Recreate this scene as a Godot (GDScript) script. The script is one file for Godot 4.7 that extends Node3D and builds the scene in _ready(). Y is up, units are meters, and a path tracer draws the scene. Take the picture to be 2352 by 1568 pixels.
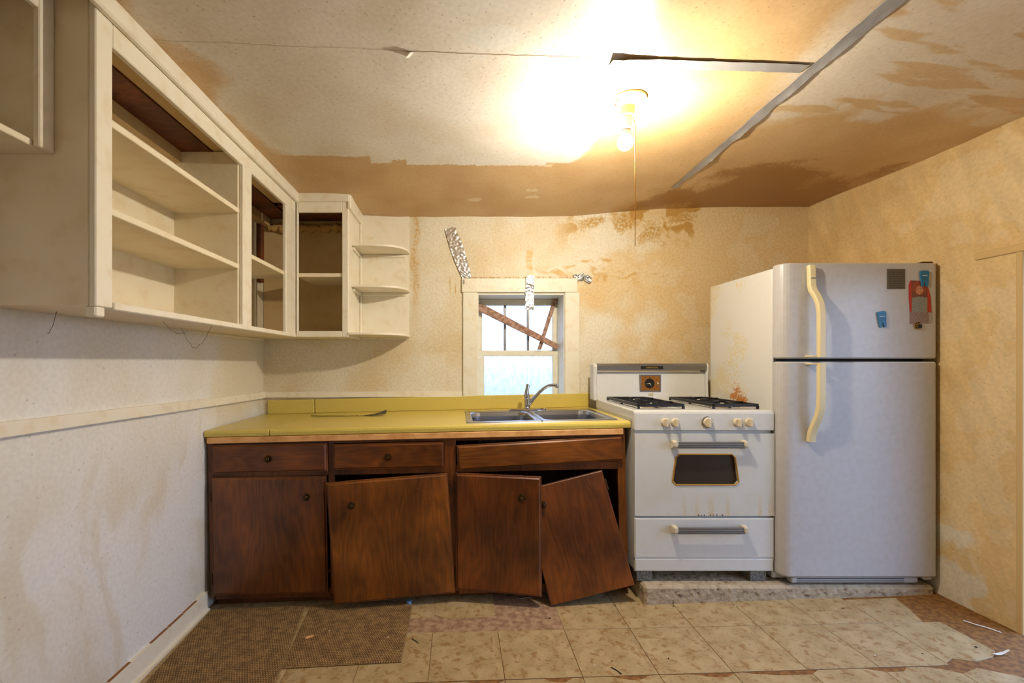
extends Node3D
# An old kitchen: open painted wall cabinets, a brown base cabinet under a yellow worktop, a gas stove and a refrigerator on a concrete plinth.

const SLOPE := 0.0384            # the floor has settled towards the left wall
const FLOOR_LEFT := -0.036
const LEFT_X := -1.318
const BACK_Z := -2.941
const RIGHT_X := 2.365
const CAB := Vector3(-1.315, 0.896, -2.239)   # front left top of the base cabinet, which leans with the floor
const LEAN := 0.0226

var M := {}
var used := {}
var uvp = null                   # [u axis, u start, u length, v axis, v start, v length]
var n1 := FastNoiseLite.new()
var n2 := FastNoiseLite.new()
var n3 := FastNoiseLite.new()
var rng := RandomNumberGenerator.new()


# ---------------------------------------------------------------- names, things, parts
func numbered(called: String) -> String:
	var k: int = used.get(called, 0)
	used[called] = k + 1
	return called if k == 0 else "%s_%03d" % [called, k]

func tag(o: Node3D, label: String, category := "", group := "", kind := "") -> Node3D:
	o.set_meta("label", label)
	if category: o.set_meta("category", category)
	if group: o.set_meta("group", group)
	if kind: o.set_meta("kind", kind)
	return o

func thing(called: String, label: String, category: String, at := Vector3.ZERO, group := "") -> Node3D:
	var o := Node3D.new()
	o.name = numbered(called)
	add_child(o)
	o.position = at
	return tag(o, label, category, group)

# a part whose shape is given in the room's own metres, whatever its thing's base
func part(called: String, st: SurfaceTool, m: Material, parent: Node3D, label := "") -> MeshInstance3D:
	var o := MeshInstance3D.new()
	o.name = called
	o.mesh = st.commit()
	o.material_override = m
	if parent != self and parent.get_parent() == self and not parent is MeshInstance3D:
		o.position = -parent.position
	parent.add_child(o, true)
	if label: o.set_meta("label", label)
	return o

# a part whose shape is given in its parent's own axes
func lpart(called: String, st: SurfaceTool, m: Material, parent: Node3D, label := "") -> MeshInstance3D:
	var o := MeshInstance3D.new()
	o.name = called
	o.mesh = st.commit()
	o.material_override = m
	parent.add_child(o, true)
	if label: o.set_meta("label", label)
	return o

func single(called: String, st: SurfaceTool, m: Material, label: String, category: String, group := "") -> MeshInstance3D:
	var o := MeshInstance3D.new()
	o.name = numbered(called)
	o.mesh = st.commit()
	o.material_override = m
	add_child(o)
	tag(o, label, category, group)
	return o

func struct(called: String, st: SurfaceTool, m: Material, label: String) -> MeshInstance3D:
	var o := MeshInstance3D.new()
	o.name = called
	o.mesh = st.commit()
	o.material_override = m
	add_child(o)
	tag(o, label, "", "", "structure")
	return o

func struct_node(called: String, label: String, at := Vector3.ZERO) -> Node3D:
	var o := Node3D.new()
	o.name = called
	add_child(o)
	o.position = at
	tag(o, label, "", "", "structure")
	return o


# ---------------------------------------------------------------- shapes
func mb() -> SurfaceTool:
	var st := SurfaceTool.new()
	st.begin(Mesh.PRIMITIVE_TRIANGLES)
	return st

func vert(st: SurfaceTool, p: Vector3, n: Vector3) -> void:
	st.set_normal(n)
	if uvp != null:
		st.set_uv(Vector2((p.dot(uvp[0]) - uvp[1]) / uvp[2], (p.dot(uvp[3]) - uvp[4]) / uvp[5]))
	st.add_vertex(p)

# a flat convex face that looks towards out
func face(st: SurfaceTool, pts: Array, out: Vector3) -> void:
	var n := Vector3.ZERO
	for i in pts.size():
		var a: Vector3 = pts[i]
		var b: Vector3 = pts[(i + 1) % pts.size()]
		n += a.cross(b)
	n = n.normalized()
	var p := pts.duplicate()
	if n.dot(out) < 0: n = -n
	else: p.reverse()
	for i in range(1, p.size() - 1):
		vert(st, p[0], n); vert(st, p[i], n); vert(st, p[i + 1], n)

func tri(st: SurfaceTool, a: Vector3, b: Vector3, c: Vector3, na: Vector3, nb: Vector3, nc: Vector3) -> void:
	if (c - a).cross(b - a).dot(na + nb + nc) >= 0:
		vert(st, a, na); vert(st, b, nb); vert(st, c, nc)
	else:
		vert(st, a, na); vert(st, c, nc); vert(st, b, nb)

# a box with chamfered edges
func bx(st: SurfaceTool, a: Vector3, b: Vector3, c := 0.0015, xf := Transform3D()) -> void:
	var lo := Vector3(minf(a.x, b.x), minf(a.y, b.y), minf(a.z, b.z))
	var hi := Vector3(maxf(a.x, b.x), maxf(a.y, b.y), maxf(a.z, b.z))
	var mid := (lo + hi) / 2
	var h := (hi - lo) / 2
	c = minf(c, minf(h.x, minf(h.y, h.z)) * 0.49)
	var ax := [Vector3.RIGHT, Vector3.UP, Vector3.BACK]
	for k in 3:
		var e: Vector3 = ax[k]; var f: Vector3 = ax[(k + 1) % 3]; var g: Vector3 = ax[(k + 2) % 3]
		var he := h[k]; var hf := h[(k + 1) % 3]; var hg := h[(k + 2) % 3]
		for s in [-1.0, 1.0]:
			var q := []
			for t in [[-1, -1], [1, -1], [1, 1], [-1, 1]]:
				q.append(xf * (mid + e * s * he + f * t[0] * (hf - c) + g * t[1] * (hg - c)))
			face(st, q, xf.basis * (e * s))
			if c > 0.0:
				for s2 in [-1.0, 1.0]:
					face(st, [xf * (mid + e * s * he + f * s2 * (hf - c) - g * (hg - c)), xf * (mid + e * s * he + f * s2 * (hf - c) + g * (hg - c)),
						xf * (mid + e * s * (he - c) + f * s2 * hf + g * (hg - c)), xf * (mid + e * s * (he - c) + f * s2 * hf - g * (hg - c))], xf.basis * (e * s + f * s2))
	if c > 0.0:
		for sx in [-1.0, 1.0]:
			for sy in [-1.0, 1.0]:
				for sz in [-1.0, 1.0]:
					var d := Vector3(sx, sy, sz)
					face(st, [xf * (mid + d * Vector3(h.x, h.y - c, h.z - c)), xf * (mid + d * Vector3(h.x - c, h.y, h.z - c)), xf * (mid + d * Vector3(h.x - c, h.y - c, h.z))], xf.basis * d)

func inset(poly: Array, d: float) -> Array:
	var area := 0.0
	for i in poly.size():
		area += poly[i].cross(poly[(i + 1) % poly.size()])
	var sgn := 1.0 if area > 0 else -1.0
	var out := []
	for i in poly.size():
		var p: Vector2 = poly[i]
		var d0: Vector2 = (p - poly[(i - 1 + poly.size()) % poly.size()]).normalized()
		var d1: Vector2 = (poly[(i + 1) % poly.size()] - p).normalized()
		var m0 := Vector2(-d0.y, d0.x) * sgn
		var m1 := Vector2(-d1.y, d1.x) * sgn
		var k := (m0 + m1)
		k = k / maxf(k.dot(m0), 0.2)
		out.append(p + k * d)
	return out

# a polygon in the xy plane of xf, swept from z0 to z1, with a chamfer at the z1 end
func prism(st: SurfaceTool, poly: Array, z0: float, z1: float, xf := Transform3D(), c := 0.0, c0 := 0.0) -> void:
	var up := signf(z1 - z0)
	var rings := []
	if c0 > 0: rings.append([inset(poly, c0), z0])
	rings.append([poly, z0 + up * c0])
	rings.append([poly, z1 - up * c])
	if c > 0: rings.append([inset(poly, c), z1])
	var area := 0.0
	for i in poly.size():
		area += poly[i].cross(poly[(i + 1) % poly.size()])
	var sgn := -1.0 if area > 0 else 1.0
	for r in rings.size() - 1:
		var A: Array = rings[r][0]; var B: Array = rings[r + 1][0]
		for i in poly.size():
			var j := (i + 1) % poly.size()
			var d: Vector2 = (poly[j] - poly[i])
			face(st, [xf * Vector3(A[i].x, A[i].y, rings[r][1]), xf * Vector3(A[j].x, A[j].y, rings[r][1]), xf * Vector3(B[j].x, B[j].y, rings[r + 1][1]), xf * Vector3(B[i].x, B[i].y, rings[r + 1][1])],
				xf.basis * Vector3(-d.y * sgn, d.x * sgn, 0))
	for e in [[rings[0], -up], [rings[-1], up]]:
		var q: Array = e[0][0]
		var idx := Geometry2D.triangulate_polygon(PackedVector2Array(q))
		for t in range(0, idx.size(), 3):
			face(st, [xf * Vector3(q[idx[t]].x, q[idx[t]].y, e[0][1]), xf * Vector3(q[idx[t + 1]].x, q[idx[t + 1]].y, e[0][1]), xf * Vector3(q[idx[t + 2]].x, q[idx[t + 2]].y, e[0][1])], xf.basis * Vector3(0, 0, e[1]))

func rect(x0: float, y0: float, x1: float, y1: float) -> Array:
	return [Vector2(x0, y0), Vector2(x1, y0), Vector2(x1, y1), Vector2(x0, y1)]

func rrect(x0: float, y0: float, x1: float, y1: float, r: float, n := 5) -> Array:
	var out := []
	for k in 4:
		var c := [Vector2(x1 - r, y1 - r), Vector2(x0 + r, y1 - r), Vector2(x0 + r, y0 + r), Vector2(x1 - r, y0 + r)][k] as Vector2
		for i in n + 1:
			var a := PI / 2 * (k + float(i) / n)
			out.append(c + Vector2(cos(a), sin(a)) * r)
	return out

func circle(r: float, n := 12, sx := 1.0) -> Array:
	var out := []
	for i in n:
		out.append(Vector2(cos(TAU * i / n) * r * sx, sin(TAU * i / n) * r))
	return out

# a profile carried along a path; side is roughly the direction of the profile's x axis
func sweep(st: SurfaceTool, path: Array, prof: Array, side := Vector3.RIGHT, scales := [], smooth := true) -> void:
	var rings := []
	var nrm := []
	for i in path.size():
		var t: Vector3 = (path[mini(i + 1, path.size() - 1)] - path[maxi(i - 1, 0)]).normalized()
		var s := (side - t * side.dot(t)).normalized()
		var u := t.cross(s)
		var k: float = scales[i] if scales.size() else 1.0
		var ring := []; var nn := []
		for j in prof.size():
			var p: Vector2 = prof[j]
			ring.append(path[i] + (s * p.x + u * p.y) * k)
			var e: Vector2 = prof[(j + 1) % prof.size()] - prof[(j - 1 + prof.size()) % prof.size()]
			var q := Vector2(e.y, -e.x).normalized()
			if q.dot(p) < 0: q = -q
			nn.append((s * q.x + u * q.y).normalized())
		rings.append(ring); nrm.append(nn)
	for i in path.size() - 1:
		for j in prof.size():
			var j2 := (j + 1) % prof.size()
			if smooth:
				tri(st, rings[i][j], rings[i + 1][j], rings[i + 1][j2], nrm[i][j], nrm[i + 1][j], nrm[i + 1][j2])
				tri(st, rings[i][j], rings[i + 1][j2], rings[i][j2], nrm[i][j], nrm[i + 1][j2], nrm[i][j2])
			else:
				face(st, [rings[i][j], rings[i + 1][j], rings[i + 1][j2], rings[i][j2]], nrm[i][j] + nrm[i][j2])
	var n := path.size()
	face(st, rings[0], path[0] - path[1])
	face(st, rings[n - 1], path[n - 1] - path[n - 2])

func tube(st: SurfaceTool, path: Array, r: float, n := 8, side := Vector3.RIGHT, scales := []) -> void:
	sweep(st, path, circle(r, n), side, scales)

# profile of (radius, height) turned about the y axis of xf
func lathe(st: SurfaceTool, prof: Array, n := 24, xf := Transform3D(), lobes := 0, depth := 0.0) -> void:
	for i in prof.size() - 1:
		var a: Vector2 = prof[i]; var b: Vector2 = prof[i + 1]
		var e := b - a
		var q := Vector2(e.y, -e.x).normalized()
		for j in n:
			var P := []; var N := []
			for t in [[a, j], [b, j], [b, j + 1], [a, j + 1]]:
				var ang: float = TAU * t[1] / n
				var r: float = t[0].x * (1.0 + (depth * cos(lobes * ang) if lobes else 0.0))
				P.append(xf * Vector3(cos(ang) * r, t[0].y, sin(ang) * r))
				N.append((xf.basis * Vector3(cos(ang) * q.x, q.y, sin(ang) * q.x)).normalized())
			if a.x > 1e-6 or b.x > 1e-6:
				if b.x > 1e-6: tri(st, P[0], P[1], P[2], N[0], N[1], N[2])
				if a.x > 1e-6: tri(st, P[0], P[2], P[3], N[0], N[2], N[3])

# a smooth sheet with thickness: fn(u, v) gives a point, off its thickness direction
func sheet(st: SurfaceTool, nu: int, nv: int, fn: Callable, off: Vector3) -> void:
	var g := []
	for i in nu + 1:
		var row := []
		for j in nv + 1:
			row.append(fn.call(float(i) / nu, float(j) / nv))
		g.append(row)
	var nr := []
	for i in nu + 1:
		var row := []
		for j in nv + 1:
			var du: Vector3 = g[mini(i + 1, nu)][j] - g[maxi(i - 1, 0)][j]
			var dv: Vector3 = g[i][mini(j + 1, nv)] - g[i][maxi(j - 1, 0)]
			var n := du.cross(dv).normalized()
			row.append(n if n.dot(off) < 0 else -n)
		nr.append(row)
	for i in nu:
		for j in nv:
			for t in [[[0, 0], [1, 0], [1, 1]], [[0, 0], [1, 1], [0, 1]]]:
				var p := []; var n := []
				for k in t:
					p.append(g[i + k[0]][j + k[1]]); n.append(nr[i + k[0]][j + k[1]])
				tri(st, p[0], p[1], p[2], n[0], n[1], n[2])
				tri(st, p[0] + off, p[1] + off, p[2] + off, -n[0], -n[1], -n[2])
	for i in nu:
		face(st, [g[i][0], g[i + 1][0], g[i + 1][0] + off, g[i][0] + off], g[i][0] - g[i][1])
		face(st, [g[i][nv], g[i + 1][nv], g[i + 1][nv] + off, g[i][nv] + off], g[i][nv] - g[i][nv - 1])
	for j in nv:
		face(st, [g[0][j], g[0][j + 1], g[0][j + 1] + off, g[0][j] + off], g[0][j] - g[1][j])
		face(st, [g[nu][j], g[nu][j + 1], g[nu][j + 1] + off, g[nu][j] + off], g[nu][j] - g[nu - 1][j])


# ---------------------------------------------------------------- materials
func ss(a: float, b: float, x: float) -> float:
	return smoothstep(a, b, x)

func picture(w: int, h: int, fn: Callable) -> ImageTexture:
	var d := PackedByteArray()
	d.resize(w * h * 3)
	var k := 0
	for j in h:
		for i in w:
			var c: Color = fn.call((i + 0.5) / w, (j + 0.5) / h)
			d[k] = int(clampf(c.r, 0, 1) * 255.0); d[k + 1] = int(clampf(c.g, 0, 1) * 255.0); d[k + 2] = int(clampf(c.b, 0, 1) * 255.0)
			k += 3
	return ImageTexture.create_from_image(Image.create_from_data(w, h, false, Image.FORMAT_RGB8, d))

func noise_tex(freq: float, oct: int, w := 512, h := 512, colors: Gradient = null, as_seed := 1) -> NoiseTexture2D:
	var nz := FastNoiseLite.new()
	nz.seed = as_seed; nz.noise_type = FastNoiseLite.TYPE_SIMPLEX; nz.frequency = freq; nz.fractal_octaves = oct
	var t := NoiseTexture2D.new()
	t.width = w; t.height = h; t.seamless = true; t.normalize = true
	t.noise = nz
	if colors: t.color_ramp = colors
	return t

func ramp(cols: Array, offs: Array) -> Gradient:
	var g := Gradient.new()
	g.offsets = PackedFloat32Array(offs)
	g.colors = PackedColorArray(cols)
	return g

func mat(c: Color, rough := 0.6, metal := 0.0, tex: Texture2D = null, scale := 1.0) -> StandardMaterial3D:
	var m := StandardMaterial3D.new()
	m.albedo_color = c; m.roughness = rough; m.metallic = metal
	if tex:
		m.albedo_texture = tex
		m.uv1_triplanar = true
		m.uv1_scale = Vector3.ONE * scale
	return m

func uvmat(tex: Texture2D, rough := 0.6) -> StandardMaterial3D:
	var m := StandardMaterial3D.new()
	m.albedo_texture = tex; m.roughness = rough; m.texture_repeat = false
	return m

func relief(m: StandardMaterial3D, tex: Texture2D, cm: float) -> StandardMaterial3D:
	m.heightmap_enabled = true; m.heightmap_texture = tex; m.heightmap_scale = cm
	return m

func floor_y(x: float) -> float:
	return FLOOR_LEFT + SLOPE * (x - LEFT_X)

func left_x(z: float) -> float:
	return LEFT_X + 0.022 * clampf(z - BACK_Z, 0.0, 0.9)

func ceil_y(x: float, z: float) -> float:
	var back := ss(-2.2, -2.94, z)
	var y := 2.262 + 0.012 * ss(0.0, 2.3, x) + 0.02 * back * ss(0.8, 1.9, x)
	y -= back * 0.035 * ss(-1.0, -0.4, x) * (1.0 - ss(0.6, 1.4, x))
	return y + 0.004 * n1.get_noise_2d(x * 140.0, z * 140.0)


# ---------------------------------------------------------------- painted surfaces: old paint, fresh paint, stains
func ceiling_paint(u: float, v: float) -> Color:
	var x := -1.45 + u * 3.95
	var z := -1.0 - v * 2.0
	var a := n1.get_noise_2d(x * 90.0, z * 90.0)
	var b := n2.get_noise_2d(x * 60.0, z * 60.0)
	var g := n3.get_noise_2d(x * 700.0, z * 700.0)
	var old := Color(0.81, 0.68, 0.49).lerp(Color(0.72, 0.56, 0.35), clampf(0.35 + 0.8 * b, 0, 1) * 0.55)
	# the brownest of the smoke film, in the far corner
	var film := ss(-0.12, 0.12, a * 0.35 + (0.55 - Vector2((x - 1.85) / 1.15, (z + 2.75) / 0.75).length()) + g * 0.1)
	old = old.lerp(Color(0.60, 0.42, 0.21), film * 0.85)
	var fresh := Color(0.89, 0.87, 0.82).lerp(Color(0.85, 0.80, 0.72), clampf(0.3 + 1.1 * a, 0, 1) * 0.7)
	# the roller's far edge runs in steps
	var wx := x + 0.012 * b + 0.004 * g
	var edge := -2.147
	if wx > -0.44: edge = -2.215
	if wx > -0.34: edge = -2.185
	if wx > -0.26: edge = -2.235
	if wx > 0.10: edge = -2.25
	if wx > 0.45: edge = -2.215
	var m := ss(edge - 0.008, edge + 0.008, z + 0.018 * b + 0.006 * g) * ss(-0.98, -0.86, wx + 0.12 * a) * (1.0 - ss(0.555, 0.60, wx + 0.05 * a + 0.05 * (z + 1.9)))
	# to the right of the long tape a lighter wiped field with fingers of film left in it
	var fing := n2.get_noise_2d(x * 40.0 - z * 60.0, (z * 1.0 + x * 0.25) * 260.0)
	var wiped := ss(1.20, 1.27, wx) * ss(-1.92, -1.72, z + 0.25 * a + 0.06 * b) * (1.0 - 0.8 * ss(0.05, 0.35, fing + 0.22 * (x - 1.9)))
	m = maxf(m, wiped * 0.75)
	m = maxf(m, 0.6 * ss(0.10, 0.02, absf(wx - 1.19 + 0.03 * a)) * ss(-1.8, -1.6, z + 0.2 * b))
	var c := old.lerp(fresh, m)
	# a plaster patch, flakes near the wall, specks
	var pd := Vector2((x - 0.10) / 0.085, (z + 1.36) / 0.055).length() + 0.35 * b
	c = c.lerp(Color(0.88, 0.87, 0.83), 0.8 * (1.0 - ss(0.85, 1.05, pd)))
	for f in [[0.43, -2.54, 0.035], [0.44, -2.62, 0.04], [0.10, -2.66, 0.05], [0.47, -2.25, 0.03]]:
		var fd := Vector2((x - f[0]) / f[2], (z - f[1]) / (f[2] * 0.6)).length() + 0.5 * n3.get_noise_2d(x * 200.0, z * 200.0)
		c = c.lerp(Color(0.87, 0.80, 0.66), 0.85 * (1.0 - ss(0.8, 1.0, fd)))
	var sp := n3.get_noise_2d(x * 900.0 + 70.0, z * 900.0)
	c = c.lerp(Color(0.38, 0.24, 0.10), 0.45 * ss(0.80, 0.90, sp + 0.06 * film))
	# the board joint, darker where the peeled paper edge's thin shadow is painted in
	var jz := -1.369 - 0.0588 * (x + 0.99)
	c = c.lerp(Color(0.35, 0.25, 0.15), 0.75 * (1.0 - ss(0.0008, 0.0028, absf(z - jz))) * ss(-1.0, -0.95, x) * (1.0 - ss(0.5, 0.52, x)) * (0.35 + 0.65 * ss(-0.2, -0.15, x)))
	return c * (1.0 + 0.03 * g)

func back_paint(u: float, v: float) -> Color:
	var x := -1.36 + u * 3.76
	var y := 2.34 - v * 1.56
	var a := n1.get_noise_2d(x * 80.0, y * 80.0)
	var b := n2.get_noise_2d(x * 150.0, y * 150.0)
	var g := n3.get_noise_2d(x * 700.0, y * 700.0)
	var cream := Color(0.87, 0.84, 0.75)
	var c := cream.lerp(Color(0.82, 0.74, 0.57), clampf(0.35 + 0.9 * a, 0, 1) * 0.8)
	# the old yellowed coat to the right of the window and above it
	var yel := ss(0.75, 1.35, x + 0.5 * a + 0.12 * b) * ss(1.1, 1.35, y + 0.2 * a)
	c = c.lerp(Color(0.84, 0.72, 0.50), 0.75 * yel)
	c = c.lerp(Color(0.86, 0.80, 0.66), 0.55 * ss(0.12, 0.3, a + 0.4 * b) * ss(0.9, 1.1, x))
	# the coat stops in a ragged edge beside the quarter shelves
	var band := (1.0 - ss(0.0, 0.05, absf(x + 0.285 + 0.03 * b + 0.02 * (y - 1.7)))) * ss(1.45, 1.75, y + 0.1 * a)
	c = c.lerp(Color(0.76, 0.58, 0.30), 0.6 * band * (0.7 + g))
	c = c.lerp(Color(0.88, 0.86, 0.78), 0.5 * ss(0.03, 0.0, absf(x + 0.17 + 0.02 * b) - 0.07) * ss(1.32, 1.28, y + 0.03 * b))
	# drip stains
	var brown := Color(0.70, 0.52, 0.22)
	var top := ss(2.02, 2.24, y + 0.10 * b + 0.09 * a) * (ss(0.10, 0.28, a + 0.6 * b) * ss(0.6, 0.85, x) * (1.0 - ss(1.7, 1.9, x)))
	for k in [[1.16, 2.19, 0.17, 0.07], [1.33, 2.15, 0.16, 0.08], [0.92, 2.20, 0.14, 0.05], [1.50, 2.22, 0.10, 0.04]]:
		var d := Vector2((x - k[0]) / k[2], (y - k[1]) / k[3]).length() + 1.1 * b + 0.5 * g
		top = maxf(top, (1.0 - ss(0.55, 1.0, d)) * (0.65 + 0.8 * g))
	c = c.lerp(brown, clampf(top, 0, 1) * 0.85)
	var lines := n2.get_noise_2d(x * 90.0, y * 520.0 + 60.0 * a)
	var low := 0.0
	for k in [[1.00, 1.83, 0.32, 0.06], [1.36, 1.83, 0.15, 0.03], [0.75, 1.86, 0.35, 0.05], [0.95, 1.93, 0.2, 0.02]]:
		low = maxf(low, (1.0 - ss(0.4, 1.0, Vector2((x - k[0]) / k[2], (y - k[1]) / k[3]).length() + 0.6 * b)))
	c = c.lerp(Color(0.77, 0.60, 0.30), clampf(low * (0.25 + 1.6 * lines), 0, 1) * 0.8)
	var mid := (1.0 - ss(0.012, 0.026, absf(x - 0.482 - 0.01 * b))) * ss(1.80, 1.82, y) * (1.0 - ss(1.97, 2.05, y + 0.05 * b))
	c = c.lerp(Color(0.80, 0.62, 0.30), 0.55 * mid * (0.7 + 1.2 * lines))
	for k in [[-0.055, 1.70, 1.84], [-0.02, 1.70, 1.80]]:
		c = c.lerp(Color(0.74, 0.55, 0.25), 0.6 * (1.0 - ss(0.002, 0.004, absf(x - k[0] - 0.003 * b))) * ss(k[1], k[1] + 0.02, y) * (1.0 - ss(k[2] - 0.06, k[2], y)))
	var joint := (1.0 - ss(0.0, 0.012, absf(y - 1.815 - 0.004 * b))) * ss(0.0, 0.05, x) * (1.0 - ss(0.8, 0.86, x))
	c = c.lerp(Color(0.55, 0.36, 0.15), 0.6 * joint * (0.6 + g))
	var sp := n3.get_noise_2d(x * 1100.0, y * 1100.0 + 300.0)
	c = c.lerp(Color(0.55, 0.36, 0.15), 0.4 * ss(0.76, 0.90, sp + 0.10 * ss(1.0, 1.6, x)))
	return c * (1.0 + 0.04 * g)

func left_paint(u: float, v: float) -> Color:
	var z := -3.0 + u * 2.4
	var y := 1.5 - v * 1.6
	var a := n1.get_noise_2d(z * 70.0 + 400.0, y * 40.0)
	var b := n2.get_noise_2d(z * 160.0, y * 90.0)
	var g := n3.get_noise_2d(z * 700.0, y * 700.0)
	var c := Color(0.90, 0.895, 0.88).lerp(Color(0.86, 0.83, 0.75), clampf(0.3 + a, 0, 1) * 0.7)
	# washed-down runs of yellow below the rail
	var runs := n2.get_noise_2d(z * 130.0 + 25.0 * a, y * 30.0)
	c = c.lerp(Color(0.78, 0.71, 0.56), 0.30 * ss(-0.25, 0.5, runs + 0.5 * a + 0.15 * b) * (1.0 - ss(0.72, 0.98, y + 0.35 * a)))
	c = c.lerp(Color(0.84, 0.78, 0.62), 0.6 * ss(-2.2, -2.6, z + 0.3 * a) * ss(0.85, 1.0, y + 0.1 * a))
	var sp := n3.get_noise_2d(z * 800.0, y * 800.0 + 800.0)
	c = c.lerp(Color(0.45, 0.42, 0.36), 0.5 * ss(0.84, 0.92, sp))
	return c * (1.0 + 0.025 * g)

func right_paint(u: float, v: float) -> Color:
	var z := -3.0 + u * 2.4
	var y := 2.35 - v * 2.35
	var a := n1.get_noise_2d(z * 80.0 + 900.0, y * 80.0)
	var b := n2.get_noise_2d(z * 130.0, y * 130.0 + 500.0)
	var g := n3.get_noise_2d(z * 700.0, y * 700.0)
	var c := Color(0.84, 0.73, 0.52).lerp(Color(0.80, 0.66, 0.43), clampf(0.3 + 0.9 * b, 0, 1) * 0.6)
	# trowelled filler, paler, with clear outlines
	var pat := ss(0.0, 0.10, a * 0.8 + 0.4 * b - 0.05 + 0.30 * (1.0 - Vector2((z + 2.02) / 0.22, (y - 1.15) / 0.62).length()))
	pat = maxf(pat, ss(0.0, 0.12, 0.35 * (1.0 - Vector2((z + 1.95) / 0.30, (y - 2.02) / 0.17).length()) + 0.4 * b))
	c = c.lerp(Color(0.86, 0.78, 0.62), 0.6 * pat)
	c = c.lerp(Color(0.85, 0.83, 0.76), 0.8 * ss(0.0, 0.10, 0.26 - (y - 0.10) * 0.55 - absf(z + 2.16) * 0.8 + 0.18 * b))
	var tr := n2.get_noise_2d(z * 300.0 + y * 120.0, y * 60.0 - z * 40.0)
	c = c * (1.0 + 0.05 * tr)
	var sp := n3.get_noise_2d(z * 900.0, y * 900.0)
	c = c.lerp(Color(0.42, 0.30, 0.16), 0.4 * ss(0.82, 0.92, sp))
	return c * (1.0 + 0.04 * g)

func wood_grain(u: float, v: float, seed_at: float) -> Color:
	# plain-sawn veneer: rings cut at a slant, stretched along v; tiles are large, so edges hardly meet
	var x := u * 2.0
	var y := v * 2.0
	var w := n1.get_noise_2d(x * 60.0 + seed_at, y * 22.0) * 0.55 + n2.get_noise_2d(x * 110.0, y * 30.0 + seed_at) * 0.22
	var r := sin((x * 9.0 + w * 7.0) * TAU)
	var fine := n3.get_noise_2d(x * 1500.0, y * 60.0 + seed_at)
	var blot := n2.get_noise_2d(x * 70.0 + seed_at, y * 55.0)
	var t := clampf(0.45 + 0.09 * r + 0.16 * fine + 0.40 * blot, 0, 1)
	var c := Color(0.27, 0.140, 0.042).lerp(Color(0.61, 0.355, 0.115), t)
	var sp := n3.get_noise_2d(x * 900.0 + seed_at, y * 800.0)
	return c.lerp(Color(0.70, 0.54, 0.36), 0.6 * ss(0.84, 0.92, sp))

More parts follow.
